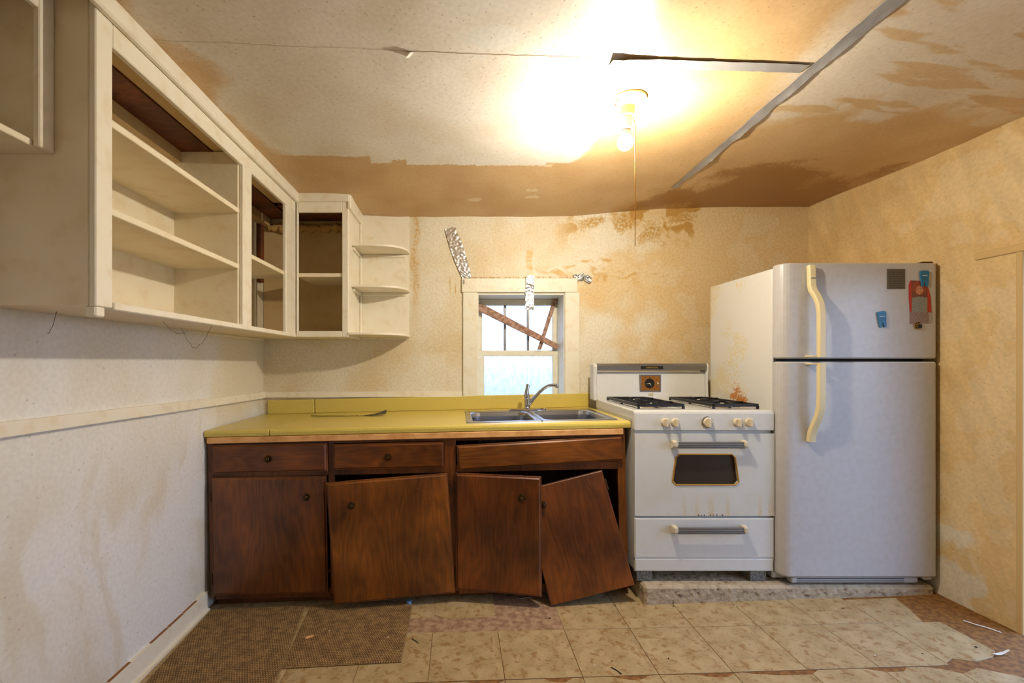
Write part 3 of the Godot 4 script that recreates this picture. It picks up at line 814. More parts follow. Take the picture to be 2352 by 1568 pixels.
func left_cabinets() -> void:
	var X := -0.98
	var c := thing("wall_cabinet", "long open wall cabinet with cream paint and two shelves on the rough wall", "cabinet", Vector3(-1.16, 1.40, -1.9))
	var f := func(called: String, z0: float, z1: float, y0: float, y1: float, m: Material, dx := 0.02, at := 0.0):
		var s := mb()
		bx(s, Vector3(X + at, y0, -z0), Vector3(X + at - dx, y1, -z1), 0.003)
		return part(called, s, m, c)
	f.call("stile", 1.176, 1.235, 1.40, 2.262, M.paint)
	f.call("stile", 1.982, 2.066, 1.40, 2.145, M.paint)
	f.call("stile", 2.475, 2.622, 1.40, 2.145, M.paint)
	f.call("rail", 1.235, 2.622, 2.142, 2.265, M.paint)
	f.call("rail", 1.235, 2.622, 1.396, 1.418, M.paint, 0.03, 0.004)
	var s := mb()
	bx(s, Vector3(X - 0.0205, 1.402, -1.1765), Vector3(-1.36, 2.266, -1.196), 0.002)
	part("end_panel", s, M.cabinet_in, c)
	s = mb()
	bx(s, Vector3(X - 0.02, 1.402, -1.196), Vector3(-1.335, 1.420, -2.93), 0.001)
	part("bottom_board", s, M.cabinet_in, c)
	s = mb()
	bx(s, Vector3(X - 0.004, 1.372, -1.180), Vector3(X - 0.034, 1.402, -1.214), 0.004)
	part("corner_block", s, M.paint, c)
	s = mb()
	bx(s, Vector3(-1.30, 1.388, -1.19), Vector3(-1.34, 1.402, -2.92), 0.002)
	part("cleat", s, M.paint, c)
	s = mb()
	bx(s, Vector3(-1.288, 1.42, -1.2), Vector3(-1.30, 2.20, -1.972), 0.0)
	part("back_panel", s, M.cabinet_in, c)
	s = mb()
	bx(s, Vector3(X - 0.02, 1.42, -1.972), Vector3(-1.316, 2.20, -1.990), 0.001)
	part("divider", s, M.cabinet_in, c)
	for y in [1.942, 1.690]:
		s = mb()
		bx(s, Vector3(X - 0.012, y - 0.021, -1.197), Vector3(-1.316, y, -1.972), 0.002)
		part("shelf", s, M.cabinet_in, c)
	s = mb()
	bx(s, Vector3(X - 0.012, 1.744, -1.991), Vector3(-1.316, 1.765, -2.60), 0.002)
	part("shelf", s, M.cabinet_in, c)
	# boards that close the top: one painted, one bare brown
	s = mb()
	bx(s, Vector3(X - 0.02, 2.205, -1.197), Vector3(-1.115, 2.222, -2.62), 0.001)
	part("top_board", s, M.tan_and_shade_in, c)
	s = mb()
	bx(s, Vector3(-1.118, 2.199, -1.197), Vector3(-1.255, 2.215, -2.90), 0.001)
	part("top_board", s, M.brown_board, c, "bare brown board")
	s = mb()
	bx(s, Vector3(-1.255, 2.15, -1.197), Vector3(-1.34, 2.215, -2.90), 0.001)
	part("top_cleat", s, M.tan_and_shade_in, c)
	# battens on the wall in the corner bay
	for k in [[-2.62, -2.66], [-2.74, -2.77]]:
		s = mb()
		bx(s, Vector3(-1.325, 1.42, k[0]), Vector3(-1.30, 1.74, k[1]), 0.002)
		part("batten", s, M.cabinet_in, c)
	s = mb()
	bx(s, Vector3(-1.325, 1.77, -2.84), Vector3(-1.285, 2.15, -2.88), 0.002)
	part("post", s, M.brown_board, c, "bare brown corner post")
	# crown strip where cabinet meets ceiling
	s = mb()
	bx(s, Vector3(X + 0.022, 2.205, -0.60), Vector3(X - 0.002, 2.266, -2.622), 0.006)
	struct("trim_5", s, M.paint, "painted crown strip between wall cabinet and ceiling")
	# short cabinet nearer the viewer
	var d := thing("wall_cabinet", "short open wall cabinet hung higher, at the photo's left border", "cabinet", Vector3(-1.2, 1.81, -0.8))
	s = mb()
	bx(s, Vector3(-1.09, 1.810, -1.132), Vector3(-1.108, 2.262, -1.1755), 0.003)
	part("stile", s, M.paint, d)
	s = mb()
	bx(s, Vector3(-1.09, 1.810, -0.30), Vector3(-1.108, 2.262, -0.345), 0.003)
	part("stile", s, M.paint, d)
	s = mb()
	bx(s, Vector3(-1.09, 2.17, -0.345), Vector3(-1.108, 2.262, -1.132), 0.003)
	part("rail", s, M.paint, d)
	s = mb()
	bx(s, Vector3(-1.110, 1.811, -0.30), Vector3(-1.40, 1.829, -1.1755), 0.002)
	part("bottom_board", s, M.cabinet_in, d)
	s = mb()
	bx(s, Vector3(-1.110, 1.829, -0.30), Vector3(-1.36, 2.255, -0.315), 0.002)
	part("end_panel", s, M.cabinet_in, d)
	s = mb()
	bx(s, Vector3(-1.352, 1.829, -0.32), Vector3(-1.375, 2.255, -1.1755), 0.001)
	part("back_panel", s, M.brown_board, d)


func corner_cabinet() -> void:
	var Z := -2.625
	var c := thing("wall_cabinet", "narrow open corner wall cabinet with one shelf and dark inside", "cabinet", Vector3(-0.82, 1.397, -2.78))
	for b in [["stile", -0.979, -0.968, 1.397, 2.262], ["stile", -0.702, -0.664, 1.397, 2.262], ["rail", -0.968, -0.702, 2.150, 2.262], ["rail", -0.968, -0.702, 1.397, 1.434]]:
		var s := mb()
		bx(s, Vector3(b[1], b[3], Z), Vector3(b[2], b[4], Z - 0.02), 0.003)
		part(b[0], s, M.paint, c)
	var s := mb()
	bx(s, Vector3(-0.664, 1.397, Z - 0.02), Vector3(-0.68, 2.25, BACK_Z), 0.002)
	part("side_panel", s, M.paint, c)
	s = mb()
	bx(s, Vector3(-1.31, 1.402, Z - 0.02), Vector3(-0.68, 1.420, BACK_Z), 0.001)
	part("bottom_board", s, M.cabinet_in, c)
	s = mb()
	bx(s, Vector3(-0.975, 1.762, Z - 0.012), Vector3(-0.681, 1.785, BACK_Z), 0.002)
	part("shelf", s, M.cabinet_in, c)
	s = mb()
	bx(s, Vector3(-1.10, 2.196, Z - 0.02), Vector3(-0.681, 2.212, BACK_Z), 0.001)
	part("top_board", s, M.brown_board, c)
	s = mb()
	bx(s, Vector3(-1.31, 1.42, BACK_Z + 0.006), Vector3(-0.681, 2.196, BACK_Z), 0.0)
	part("back_panel", s, M.tan_and_shade_in, c, "painted back with shade put into its tan colour")  # same painted wall as its surroundings; the darker tan is painted shade
	var path := []; var sc := []
	for k in 40:
		path.append(Vector3(-1.27 + k * 0.0148, 2.145 + 0.012 * n1.get_noise_1d(k * 60.0), BACK_Z + 0.02))
		sc.append(1.0 + 0.8 * n2.get_noise_1d(k * 70.0))
	s = mb()
	tube(s, path, 0.026, 10, Vector3.BACK, sc)
	part("foam_bead", s, M.foam, c, "lumpy line of yellowed filling foam")
	s = mb()
	bx(s, Vector3(-0.985, 2.21, Z + 0.018), Vector3(-0.655, 2.264, Z - 0.004), 0.005)
	bx(s, Vector3(-0.646, 2.17, Z + 0.01), Vector3(-0.668, 2.262, BACK_Z), 0.005)
	struct("trim_6", s, M.paint, "painted crown strip over the narrow corner wall cabinet")
	# the rounded open shelves at its side
	var q := thing("quarter_shelf_unit", "three rounded cream corner shelves on the side of wall cabinet", "shelf", Vector3(-0.5, 1.4, -2.9))
	s = mb()
	bx(s, Vector3(-0.664, 1.40, BACK_Z + 0.005), Vector3(-0.332, 2.235, BACK_Z), 0.002)
	part("backing", s, M.paint, q)
	s = mb()
	bx(s, Vector3(-0.664, 1.42, BACK_Z + 0.022), Vector3(-0.648, 2.18, BACK_Z + 0.004), 0.004)
	part("corner_bead", s, M.paint, q)
	for k in [[1.970, 0.236, 0.336], [1.713, 0.240, 0.338], [1.412, 0.318, 0.338]]:
		var poly := [Vector2(-0.664, 0)]
		for i in 15:
			var a := PI / 2 * i / 14.0
			poly.append(Vector2(-0.664 + k[2] * pow(sin(a), 0.75), k[1] * pow(cos(a), 0.62)))
		s = mb()
		prism(s, poly, 0.0, 0.014, Transform3D(Basis(Vector3.RIGHT, Vector3(0, 0, 1), Vector3.UP), Vector3(0, k[0], BACK_Z + 0.004)), 0.002, 0.002)
		var sh := part("shelf", s, M.paint, q)
		if k[0] < 1.5: continue
		s = mb()
		bx(s, Vector3(-0.66, k[0] - 0.022, BACK_Z + 0.004), Vector3(-0.664 + k[2] * 0.92, k[0], BACK_Z + 0.018), 0.003)
		part("cleat", s, M.paint, sh)
		s = mb()
		bx(s, Vector3(-0.664, k[0] - 0.022, BACK_Z + 0.018), Vector3(-0.65, k[0], BACK_Z + k[1] * 0.9), 0.003)
		part("cleat", s, M.paint, sh)


func knob(parent: Node3D, at: Vector3) -> void:
	var s := mb()
	var xf := Transform3D(Basis(Vector3.RIGHT, PI / 2), at)
	lathe(s, [Vector2(0.0, 0.0), Vector2(0.019, 0.0), Vector2(0.0185, 0.003), Vector2(0.012, 0.005)], 24, xf, 8, 0.07)
	lathe(s, [Vector2(0.007, 0.003), Vector2(0.006, 0.012), Vector2(0.0125, 0.016), Vector2(0.0135, 0.020), Vector2(0.011, 0.024), Vector2(0.006, 0.0255), Vector2(0.0045, 0.028), Vector2(0.0, 0.029)], 24, xf, 8, 0.05)
	lpart("knob", s, M.brass_old, parent, "dark brass rosette knob")

func hinge(parent: Node3D, at: Vector3) -> void:
	var s := mb()
	bx(s, at + Vector3(-0.006, -0.027, -0.004), at + Vector3(0.006, 0.027, 0.002), 0.001)
	tube(s, [at + Vector3(0, -0.03, 0.002), at + Vector3(0, 0.03, 0.002)], 0.004, 8)
	lpart("hinge", s, M.brass_old, parent)

func panel(st: SurfaceTool, w: float, h: float) -> void:
	# lipped front: a stepped, rounded edge
	prism(st, rect(0, -h, w, 0), 0.0, 0.012, Transform3D(), 0.001)
	prism(st, rect(0.006, -h + 0.006, w - 0.006, -0.006), 0.011, 0.020, Transform3D(), 0.006)


func base_cabinet() -> void:
	var c := thing("base_cabinet", "dark brown stained base cabinet with crooked doors under the yellow worktop", "cabinet", CAB)
	c.rotation.z = LEAN
	c.scale = Vector3.ONE * 0.977
	var b := func(called: String, a: Vector3, d: Vector3, m: Material, ch := 0.002):
		var s := mb()
		bx(s, a, d, ch)
		return lpart(called, s, m, c)
	for u in [[0.022, 0.050], [0.655, 0.686], [1.268, 1.330], [2.180, 2.222]]:
		b.call("stile", Vector3(u[0], -0.875, 0), Vector3(u[1], -0.037, -0.019), M.frame_wood if u[0] < 2 else M.wood_v1)
	for u in [[0.05, 0.655], [0.686, 1.268], [1.33, 2.180]]:
		b.call("rail", Vector3(u[0], -0.085, -0.001), Vector3(u[1], -0.037, -0.019), M.frame_wood)
		b.call("rail", Vector3(u[0], -0.252, -0.001), Vector3(u[1], -0.212, -0.019), M.frame_wood)
		b.call("rail", Vector3(u[0], -0.892, -0.001), Vector3(u[1], -0.845, -0.019), M.frame_wood)
	b.call("toe_board", Vector3(0.022, -0.958, -0.062), Vector3(2.222, -0.868, -0.08), M.frame_wood)
	b.call("side_panel", Vector3(0.022, -0.90, -0.019), Vector3(0.036, -0.037, -0.70), M.frame_wood)
	b.call("side_panel", Vector3(2.206, -0.875, -0.019), Vector3(2.222, -0.037, -0.70), M.wood_v1)
	b.call("bottom_board", Vector3(0.036, -0.868, -0.019), Vector3(2.206, -0.852, -0.70), M.frame_wood)
	b.call("back_panel", Vector3(0.036, -0.868, -0.69), Vector3(2.206, -0.19, -0.698), M.frame_wood)
	var strip: MeshInstance3D = b.call("front_strip", Vector3(0.03, -0.068, 0.021), Vector3(2.207, -0.0365, 0.0), M.strip_wood, 0.003)
	strip.set_meta("label", "pale peach wooden strip under the worktop")
	var fronts := [
		["drawer_front", Vector3(0.051, -0.077, 0.001), 0.605, 0.150, 0.0, "wood_h0", Vector3(0.299, -0.076, 0.02)],
		["drawer_front", Vector3(0.685, -0.086, 0.001), 0.583, 0.135, 0.0, "wood_h1", Vector3(0.29, -0.072, 0.02)],
		["false_front", Vector3(1.333, -0.108, 0.001), 0.868, 0.130, 0.038, "wood_h2", null]]
	for f in fronts:
		var s := mb()
		panel(s, f[2], f[3])
		var o := lpart(f[0], s, M[f[5]], c)
		o.position = f[1]; o.rotation.z = f[4]
		if f[0] == "false_front":
			o.set_meta("label", "wide orange-brown false drawer front hanging askew below sink")
		if f[6] != null: knob(o, f[6])
	# doors: left plain, second sagging and ajar, third ajar
	var s := mb()
	panel(s, 0.602, 0.612)
	var d := lpart("door", s, M.wood_v0, c, "left plain brown door with brass knob")
	d.position = Vector3(0.046, -0.248, 0.001); d.rotation.z = -0.006
	knob(d, Vector3(0.500, -0.105, 0.02))
	for y in [-0.10, -0.53]: hinge(d, Vector3(-0.003, y, 0.008))
	var hold := Transform3D(Basis(Vector3.UP, 0.062) * Basis(Vector3.BACK, 0.042), Vector3(1.283, -0.250, 0.004))
	s = mb()
	prism(s, rect(-0.625, -0.628, 0, 0), 0.0, 0.012, Transform3D(), 0.001)
	prism(s, rect(-0.619, -0.622, -0.006, -0.006), 0.011, 0.020, Transform3D(), 0.006)
	d = lpart("door", s, M.wood_v1, c, "wide sagging brown door hanging crooked and ajar")
	d.transform = hold
	knob(d, Vector3(-0.505, -0.124, 0.02))
	for y in [-0.08, -0.55]: hinge(d, Vector3(0.004, y, 0.008))
	s = mb()
	panel(s, 0.442, 0.606)
	d = lpart("door", s, M.wood_v2, c, "narrow brown door standing ajar beside the loose one")
	d.transform = Transform3D(Basis(Vector3.UP, -0.19) * Basis(Vector3.BACK, -0.018), Vector3(1.327, -0.251, 0.002))
	knob(d, Vector3(0.342, -0.110, 0.02))
	for y in [-0.08, -0.53]: hinge(d, Vector3(-0.003, y, 0.008))
	# the loose door leaning on the cabinet
	var ld := thing("loose_cabinet_door", "loose brown cabinet door leaning at a slant before the open sink bay", "cabinet door")
	ld.transform = c.transform * Transform3D(Basis(Vector3.BACK, 0.225) * Basis(Vector3.RIGHT, -0.115), Vector3(1.665, -0.352, 0.004))
	s = mb()
	prism(s, rect(0, -0.585, 0.437, 0), 0.0, 0.018, Transform3D(), 0.004)
	lpart("board", s, M.wood_v2, ld)
	s = mb()
	for k in 3:
		bx(s, Vector3(0.002, -0.0002, 0.0015 + k * 0.005), Vector3(0.433, 0.0012, 0.0055 + k * 0.005), 0.0005)
	lpart("top_edge", s, M.ply_edge, ld, "pale layered plywood edge")
	knob(ld, Vector3(0.093, -0.095, 0.018))
	hinge(ld, Vector3(0.440, -0.075, 0.010))


func worktop() -> void:
	for k in 2:
		var u0: float = [0.3595, 0.017][k]; var u1: float = [2.247, 0.356][k]
		var label: String = ["long yellow speckled laminate worktop with the sink set in it", "short yellow laminate worktop piece in the corner beyond the seam"][k]
		var t := thing("worktop", label, "worktop", CAB)
		t.rotation.z = LEAN
		t.scale = Vector3.ONE * 0.977
		var s := mb()
		# rolled front edge
		var prof := []
		for p in [Vector2(0.012, -0.036), Vector2(0.020, -0.032), Vector2(0.0215, -0.016), Vector2(0.0185, -0.007), Vector2(0.012, -0.0015), Vector2(0.003, 0.0), Vector2(-0.052, 0.0), Vector2(-0.052, -0.036)]:
			prof.append(p)
		prism(s, prof, u0, u1, Transform3D(Basis(Vector3.BACK, Vector3.UP, Vector3.RIGHT), Vector3.ZERO), 0.003, 0.003)
		if k == 0:
			bx(s, Vector3(u0, -0.036, -0.050), Vector3(1.402, 0, -0.70), 0.0)
			bx(s, Vector3(2.190, -0.036, -0.050), Vector3(u1, 0, -0.70), 0.0)
			bx(s, Vector3(1.402, -0.036, -0.570), Vector3(2.190, 0, -0.70), 0.0)
		else:
			bx(s, Vector3(u0, -0.036, -0.050), Vector3(u1, 0, -0.70), 0.0)
		lpart("slab", s, M.yellow, t)
		s = mb()
		bx(s, Vector3(u0 + (0.0 if k == 0 else 0.018), -0.002, -0.699), Vector3(u1, 0.0945, -0.7175), 0.005)
		lpart("backsplash", s, M.yellow, t)


func sink_and_faucet() -> void:
	var base := thing("sink", "double-bowl stainless steel sink set into the yellow worktop", "sink", CAB)
	base.rotation.z = LEAN
	base.scale = Vector3.ONE * 0.977
	var s := mb()
	var ring := func(x0, z0, x1, z1, r, y):
		var out := []
		for p in rrect(x0, z0, x1, z1, r, 6): out.append(Vector3(p.x, y, p.y))
		return out
	bx(s, Vector3(1.388, 0.0, -0.50), Vector3(2.200, 0.006, -0.578), 0.003)
	lpart("deck", s, M.steel, base)
	for cell in [[1.388, 1.795, 1.425, 1.770], [1.795, 2.200, 1.822, 2.166]]:
		s = mb()
		var rings := [ring.call(cell[0], -0.502, cell[1], -0.036, 0.004, 0.0), ring.call(cell[0] + 0.003, -0.500, cell[1] - 0.003, -0.039, 0.006, 0.006),
			ring.call(cell[2] - 0.006, -0.488, cell[3] + 0.006, -0.064, 0.055, 0.006), ring.call(cell[2], -0.482, cell[3], -0.070, 0.055, 0.001),
			ring.call(cell[2] + 0.006, -0.476, cell[3] - 0.006, -0.076, 0.055, -0.02), ring.call(cell[2] + 0.014, -0.468, cell[3] - 0.014, -0.084, 0.05, -0.150),
			ring.call(cell[2] + 0.045, -0.44, cell[3] - 0.045, -0.115, 0.04, -0.170)]
		for k in rings.size() - 1:
			var A: Array = rings[k]; var B: Array = rings[k + 1]
			for i in A.size():
				var j := (i + 1) % A.size()
				var mid := Vector3((cell[2] + cell[3]) / 2, 0.4, -0.27)
				face(s, [A[i], A[j], B[j], B[i]], mid - (A[i] + B[j]) / 2 if k > 0 else (A[i] + B[j]) / 2 - Vector3(mid.x, -0.2, mid.z))
		face(s, rings[-1], Vector3.UP)
		var bowl := lpart("bowl", s, M.steel, base)
		s = mb()
		lathe(s, [Vector2(0.0, -0.168), Vector2(0.036, -0.168), Vector2(0.042, -0.1695)], 20, Transform3D(Basis(), Vector3((cell[2] + cell[3]) / 2, 0, -0.27)))
		lpart("drain", s, M.dull_metal, bowl)
	var f := thing("faucet", "single-lever chrome faucet with a curved spout behind the sink", "faucet")
	f.transform = base.transform * Transform3D(Basis(), Vector3(1.795, 0.006, -0.540))
	s = mb()
	var plate := []
	for i in 28:
		var a := TAU * i / 28
		plate.append(Vector2(0.122 * signf(cos(a)) * pow(absf(cos(a)), 0.8), 0.032 * sin(a)))
	prism(s, plate, 0.0, 0.012, Transform3D(Basis(Vector3.RIGHT, -PI / 2), Vector3.ZERO), 0.006)
	lpart("base_plate", s, M.chrome, f)
	s = mb()
	lathe(s, [Vector2(0.021, 0.01), Vector2(0.021, 0.018), Vector2(0.019, 0.022), Vector2(0.019, 0.055), Vector2(0.021, 0.058), Vector2(0.021, 0.075), Vector2(0.016, 0.088), Vector2(0.0, 0.092)], 24)
	lpart("body", s, M.chrome, f)
	s = mb()
	sweep(s, [Vector3(0, 0.072, 0.0), Vector3(-0.003, 0.095, 0.002), Vector3(-0.001, 0.12, 0.0), Vector3(0.004, 0.145, -0.004), Vector3(0.008, 0.163, -0.008), Vector3(0.009, 0.167, -0.009)], circle(0.017, 12, 1.0), Vector3.RIGHT, [1.1, 1.15, 0.82, 0.72, 0.78, 0.5])
	lpart("lever", s, M.chrome, f)
	s = mb()
	var path := []
	for i in 14:
		var t := i / 13.0
		path.append(Vector3(0.012 + 0.165 * t, 0.040 + 0.125 * sin(t * 1.75) * 0.98, 0.004 + 0.055 * t))
	tube(s, path, 0.0105, 12, Vector3.BACK, [1.35, 1.3, 1.2, 1.1, 1.05, 1, 1, 1, 1, 1, 0.95, 0.95, 0.95, 0.95])
	var e: Vector3 = path[-1]
	lathe(s, [Vector2(0.0, -0.014), Vector2(0.011, -0.014), Vector2(0.012, 0.0), Vector2(0.012, 0.010), Vector2(0.0, 0.013)], 16, Transform3D(Basis(), e + Vector3(0.004, -0.002, 0.002)))
	lpart("spout", s, M.chrome, f)
	# what lies on the worktop: a flat dark blade on a wire
	var w := thing("fly_swatter", "dark flat plastic swatter with a thin wire handle on yellow worktop", "fly swatter")
	w.transform = base.transform * Transform3D(Basis(Vector3.UP, 0.02), Vector3(0.42, 0.0, -0.46))
	s = mb()
	path = []
	for i in 25:
		var t := i / 24.0
		path.append(Vector3(0.34 * t, 0.003 + 0.012 * pow(1.0 - t, 2.0) + 0.002 * n1.get_noise_1d(i * 90.0), 0.012 * pow(1.0 - t, 1.5)))
	tube(s, path, 0.0012, 6, Vector3.UP)
	path = []
	for i in 25:
		var t := i / 24.0
		path.append(Vector3(0.34 * t, 0.0025, -0.014 * pow(1.0 - t, 1.5)))
	tube(s, path, 0.0012, 6, Vector3.UP)
	tube(s, [Vector3(0, 0.015, 0.012), Vector3(-0.006, 0.009, 0.0), Vector3(0, 0.0025, -0.014)], 0.0012, 6, Vector3.UP)
	lpart("wire_handle", s, M.wire, w)
	s = mb()
	sheet(s, 10, 4, func(u, v):
		return Vector3(0.335 + 0.135 * u, 0.004 + 0.030 * u * u * (0.4 + 0.6 * v), lerpf(0.03, -0.03, v) * (0.35 + 0.65 * minf(1.0, u * 2.5))), Vector3(0, 0.002, 0))
	lpart("blade", s, M.foil_dark, w)


func oven_paint(u: float, v: float) -> Color:
	var x := 0.953 + u * 0.762
	var y := 0.861 - v * 0.448
	var g := n3.get_noise_2d(x * 700.0, y * 700.0)
	var a := n1.get_noise_2d(x * 120.0, y * 120.0)
	var c := Color(0.81, 0.81, 0.78).lerp(Color(0.78, 0.76, 0.69), clampf(0.2 + a, 0, 1) * 0.5)
	var runs := n2.get_noise_2d(x * 420.0, y * 25.0)
	var rust := ss(0.10, 0.4, runs + 0.2 * g) * ss(0.56, 0.43, y) * ss(1.1, 1.3, x + 0.1 * a)
	c = c.lerp(Color(0.80, 0.68, 0.46), 0.4 * rust)
	for k in 9:
		var p := Vector2(1.30 + 0.016 * k + 0.006 * n2.get_noise_1d(k * 50.0), 0.418 + 0.005 * n1.get_noise_1d(k * 80.0))
		c = c.lerp(Color(0.30, 0.13, 0.05), 0.8 * (1.0 - ss(0.002, 0.005, Vector2(x, y).distance_to(p) + 0.002 * g)) * float(k % 4 != 3))
	c = c.lerp(Color(0.62, 0.40, 0.18), 0.8 * ss(0.72, 0.85, n3.get_noise_2d(x * 900.0, y * 900.0)) * ss(0.46, 0.42, y))
	return c

func fridge_side_paint(u: float, v: float) -> Color:
	var z := -2.75 + u * 0.66
	var y := 1.75 - v * 1.6
	var g := n3.get_noise_2d(z * 700.0, y * 700.0)
	var a := n1.get_noise_2d(z * 120.0 + 60.0, y * 120.0)
	var c := Color(0.82, 0.82, 0.80)
	var grease := ss(-0.05, 0.25, a * 0.6 + 0.10 - (z + 2.70) * 1.3 + 0.3 * g) * ss(0.85, 1.0, y)
	c = c.lerp(Color(0.83, 0.75, 0.54), 0.6 * grease)
	var d := Vector2((z + 2.42) / 0.09, (y - 1.02) / 0.07).length() + 0.9 * n2.get_noise_2d(z * 200.0, y * 200.0) + 0.5 * g
	c = c.lerp(Color(0.72, 0.42, 0.14), 0.85 * (1.0 - ss(0.35, 0.85, d)))
	c = c.lerp(Color(0.55, 0.45, 0.30), 0.4 * ss(0.82, 0.92, n3.get_noise_2d(z * 900.0, y * 900.0)))
	return c


func stove() -> void:
	var zf := -2.358
	var t := thing("gas_stove", "white enamel four-burner gas stove with a clock in its backguard", "stove", Vector3(1.334, 0.158, -2.358))
	var s := mb()
	bx(s, Vector3(0.958, 0.115, zf - 0.022), Vector3(1.710, 0.955, -3.02), 0.003)
	part("body", s, M.enamel, t)
	# cooktop with a rolled front that carries the knobs
	s = mb()
	prism(s, [Vector2(-zf - 0.0, 0.880), Vector2(-zf, 0.968), Vector2(-zf + 0.004, 0.979), Vector2(-zf + 0.016, 0.985), Vector2(3.02, 0.992), Vector2(3.02, 0.930), Vector2(-zf + 0.03, 0.930), Vector2(-zf + 0.03, 0.876), Vector2(-zf + 0.004, 0.876)], 0.953, 1.715,
		Transform3D(Basis(Vector3.FORWARD, Vector3.UP, Vector3.RIGHT), Vector3.ZERO), 0.006, 0.006)
	part("cooktop", s, M.enamel, t)
	# oven door with a window in the shape of a keystone
	uvp = [Vector3.RIGHT, 0.953, 0.762, Vector3.UP, 0.861, -0.448]
	s = mb()
	var hole := [Vector2(1.160, 0.602), Vector2(1.178, 0.583), Vector2(1.500, 0.583), Vector2(1.517, 0.602), Vector2(1.499, 0.730), Vector2(1.480, 0.748), Vector2(1.196, 0.748), Vector2(1.178, 0.730)]
	var outer := [Vector2(0.955, 0.4135), Vector2(0.955, 0.4135), Vector2(1.713, 0.4135), Vector2(1.713, 0.4135), Vector2(1.713, 0.859), Vector2(1.713, 0.859), Vector2(0.955, 0.859), Vector2(0.955, 0.859)]
	for i in 8:
		var j := (i + 1) % 8
		var q := [Vector3(outer[i].x, outer[i].y, zf), Vector3(outer[j].x, outer[j].y, zf), Vector3(hole[j].x, hole[j].y, zf), Vector3(hole[i].x, hole[i].y, zf)]
		if outer[i] == outer[j]: q.remove_at(1)
		face(s, q, Vector3.BACK)
		face(s, [Vector3(hole[i].x, hole[i].y, zf), Vector3(hole[j].x, hole[j].y, zf), Vector3(hole[j].x, hole[j].y, zf - 0.02), Vector3(hole[i].x, hole[i].y, zf - 0.02)], Vector3((1.34 - hole[i].x), 0.665 - hole[i].y, 0))
		if outer[i] != outer[j]:
			var mid: Vector2 = (outer[i] + outer[j]) / 2 - Vector2(1.334, 0.636)
			face(s, [Vector3(outer[i].x, outer[i].y, zf), Vector3(outer[j].x, outer[j].y, zf), Vector3(outer[j].x, outer[j].y, zf - 0.022), Vector3(outer[i].x, outer[i].y, zf - 0.022)], Vector3(mid.x, mid.y, 0))
	var od := part("oven_door", s, uvmat(picture(380, 224, oven_paint), 0.22), t)
	uvp = null
	s = mb()
	var rim := []
	for p in hole: rim.append(Vector3(p.x, p.y, zf + 0.001))
	rim.append(rim[0])
	tube(s, rim, 0.0042, 6, Vector3.BACK)
	part("window_rim", s, M.gold, od, "rusty gold rim")
	s = mb()
	prism(s, hole, zf - 0.018, zf - 0.012)
	part("window_glass", s, M.oven_glass, od, "dark brown glass")
	# drawer below
	s = mb()
	prism(s, rect(0.955, 0.186, 1.713, 0.402), zf - 0.02, zf, Transform3D(), 0.006)
	prism(s, rect(0.957, 0.112, 1.711, 0.183), zf - 0.02, zf - 0.001, Transform3D(), 0.006)
	bx(s, Vector3(0.957, 0.17, zf - 0.02), Vector3(1.711, 0.20, zf - 0.004), 0.0)
	var dr := part("drawer", s, M.enamel, t)
	for h in [[od, 0.806], [dr, 0.349]]:
		s = mb()
		for k in 3:
			bx(s, Vector3(1.172, h[1] - 0.014 + k * 0.010, zf + 0.030 - absf(k - 1) * 0.002), Vector3(1.530, h[1] - 0.005 + k * 0.010, zf + 0.040 - absf(k - 1) * 0.002), 0.003)
		bx(s, Vector3(1.172, h[1] - 0.021, zf + 0.028), Vector3(1.530, h[1] - 0.014, zf + 0.036), 0.002)
		var bar := part("handle", s, M.dull_metal, h[0], "ribbed metal bar handle with white ends")
		for x in [1.160, 1.535]:
			s = mb()
			prism(s, [Vector2(0, h[1] - 0.030), Vector2(0.020, h[1] - 0.024), Vector2(0.044, h[1] - 0.008), Vector2(0.044, h[1] + 0.014), Vector2(0.014, h[1] + 0.022), Vector2(0, h[1] + 0.014)], x - 0.012, x + 0.012, Transform3D(Basis(Vector3.BACK, Vector3.UP, Vector3.RIGHT), Vector3(0, 0, zf)), 0.004, 0.004)
			part("end_cap", s, M.knob_white, bar)
	# knobs
	for k in [[1.118, 0.021], [1.172, 0.021], [1.509, 0.021], [1.571, 0.021], [1.347, 0.024]]:
		s = mb()
		var at := Vector3(k[0], 0.921, zf)
		lathe(s, [Vector2(k[1] * 1.05, 0.0), Vector2(k[1] * 1.05, 0.006), Vector2(k[1], 0.010), Vector2(k[1] * 0.95, 0.018), Vector2(0.0, 0.019)], 20, Transform3D(Basis(Vector3.RIGHT, PI / 2), at))
		bx(s, at + Vector3(-0.006, -k[1], 0.008), at + Vector3(0.006, k[1] * 1.06, 0.034), 0.003)
		var kn := part("knob", s, M.knob_white, t)
		if k[1] > 0.022:
			s = mb()
			lathe(s, [Vector2(0.0, 0.001), Vector2(0.031, 0.001), Vector2(0.032, 0.004), Vector2(0.027, 0.007), Vector2(0.024, 0.0072)], 28, Transform3D(Basis(Vector3.RIGHT, PI / 2), at))
			part("collar", s, M.chrome, kn, "chrome collar")
	# grates over the burners
	for g in [[1.005, 1.255], [1.425, 1.670]]:
		s = mb()
		var y := 1.004
		var z0 := -2.43; var z1 := -2.93
		for x in [g[0], g[1]]:
			bx(s, Vector3(x - 0.008, y - 0.006, z0), Vector3(x + 0.008, y + 0.010, z1), 0.002)
			for z in [z0, (z0 + z1) / 2, z1]:
				bx(s, Vector3(x - 0.006, 0.982, z - 0.006), Vector3(x + 0.006, y, z + 0.006), 0.001)
		for z in [z0, (z0 + z1) / 2, z1]:
			bx(s, Vector3(g[0], y - 0.0058, z - 0.008), Vector3(g[1], y + 0.0098, z + 0.008), 0.002)
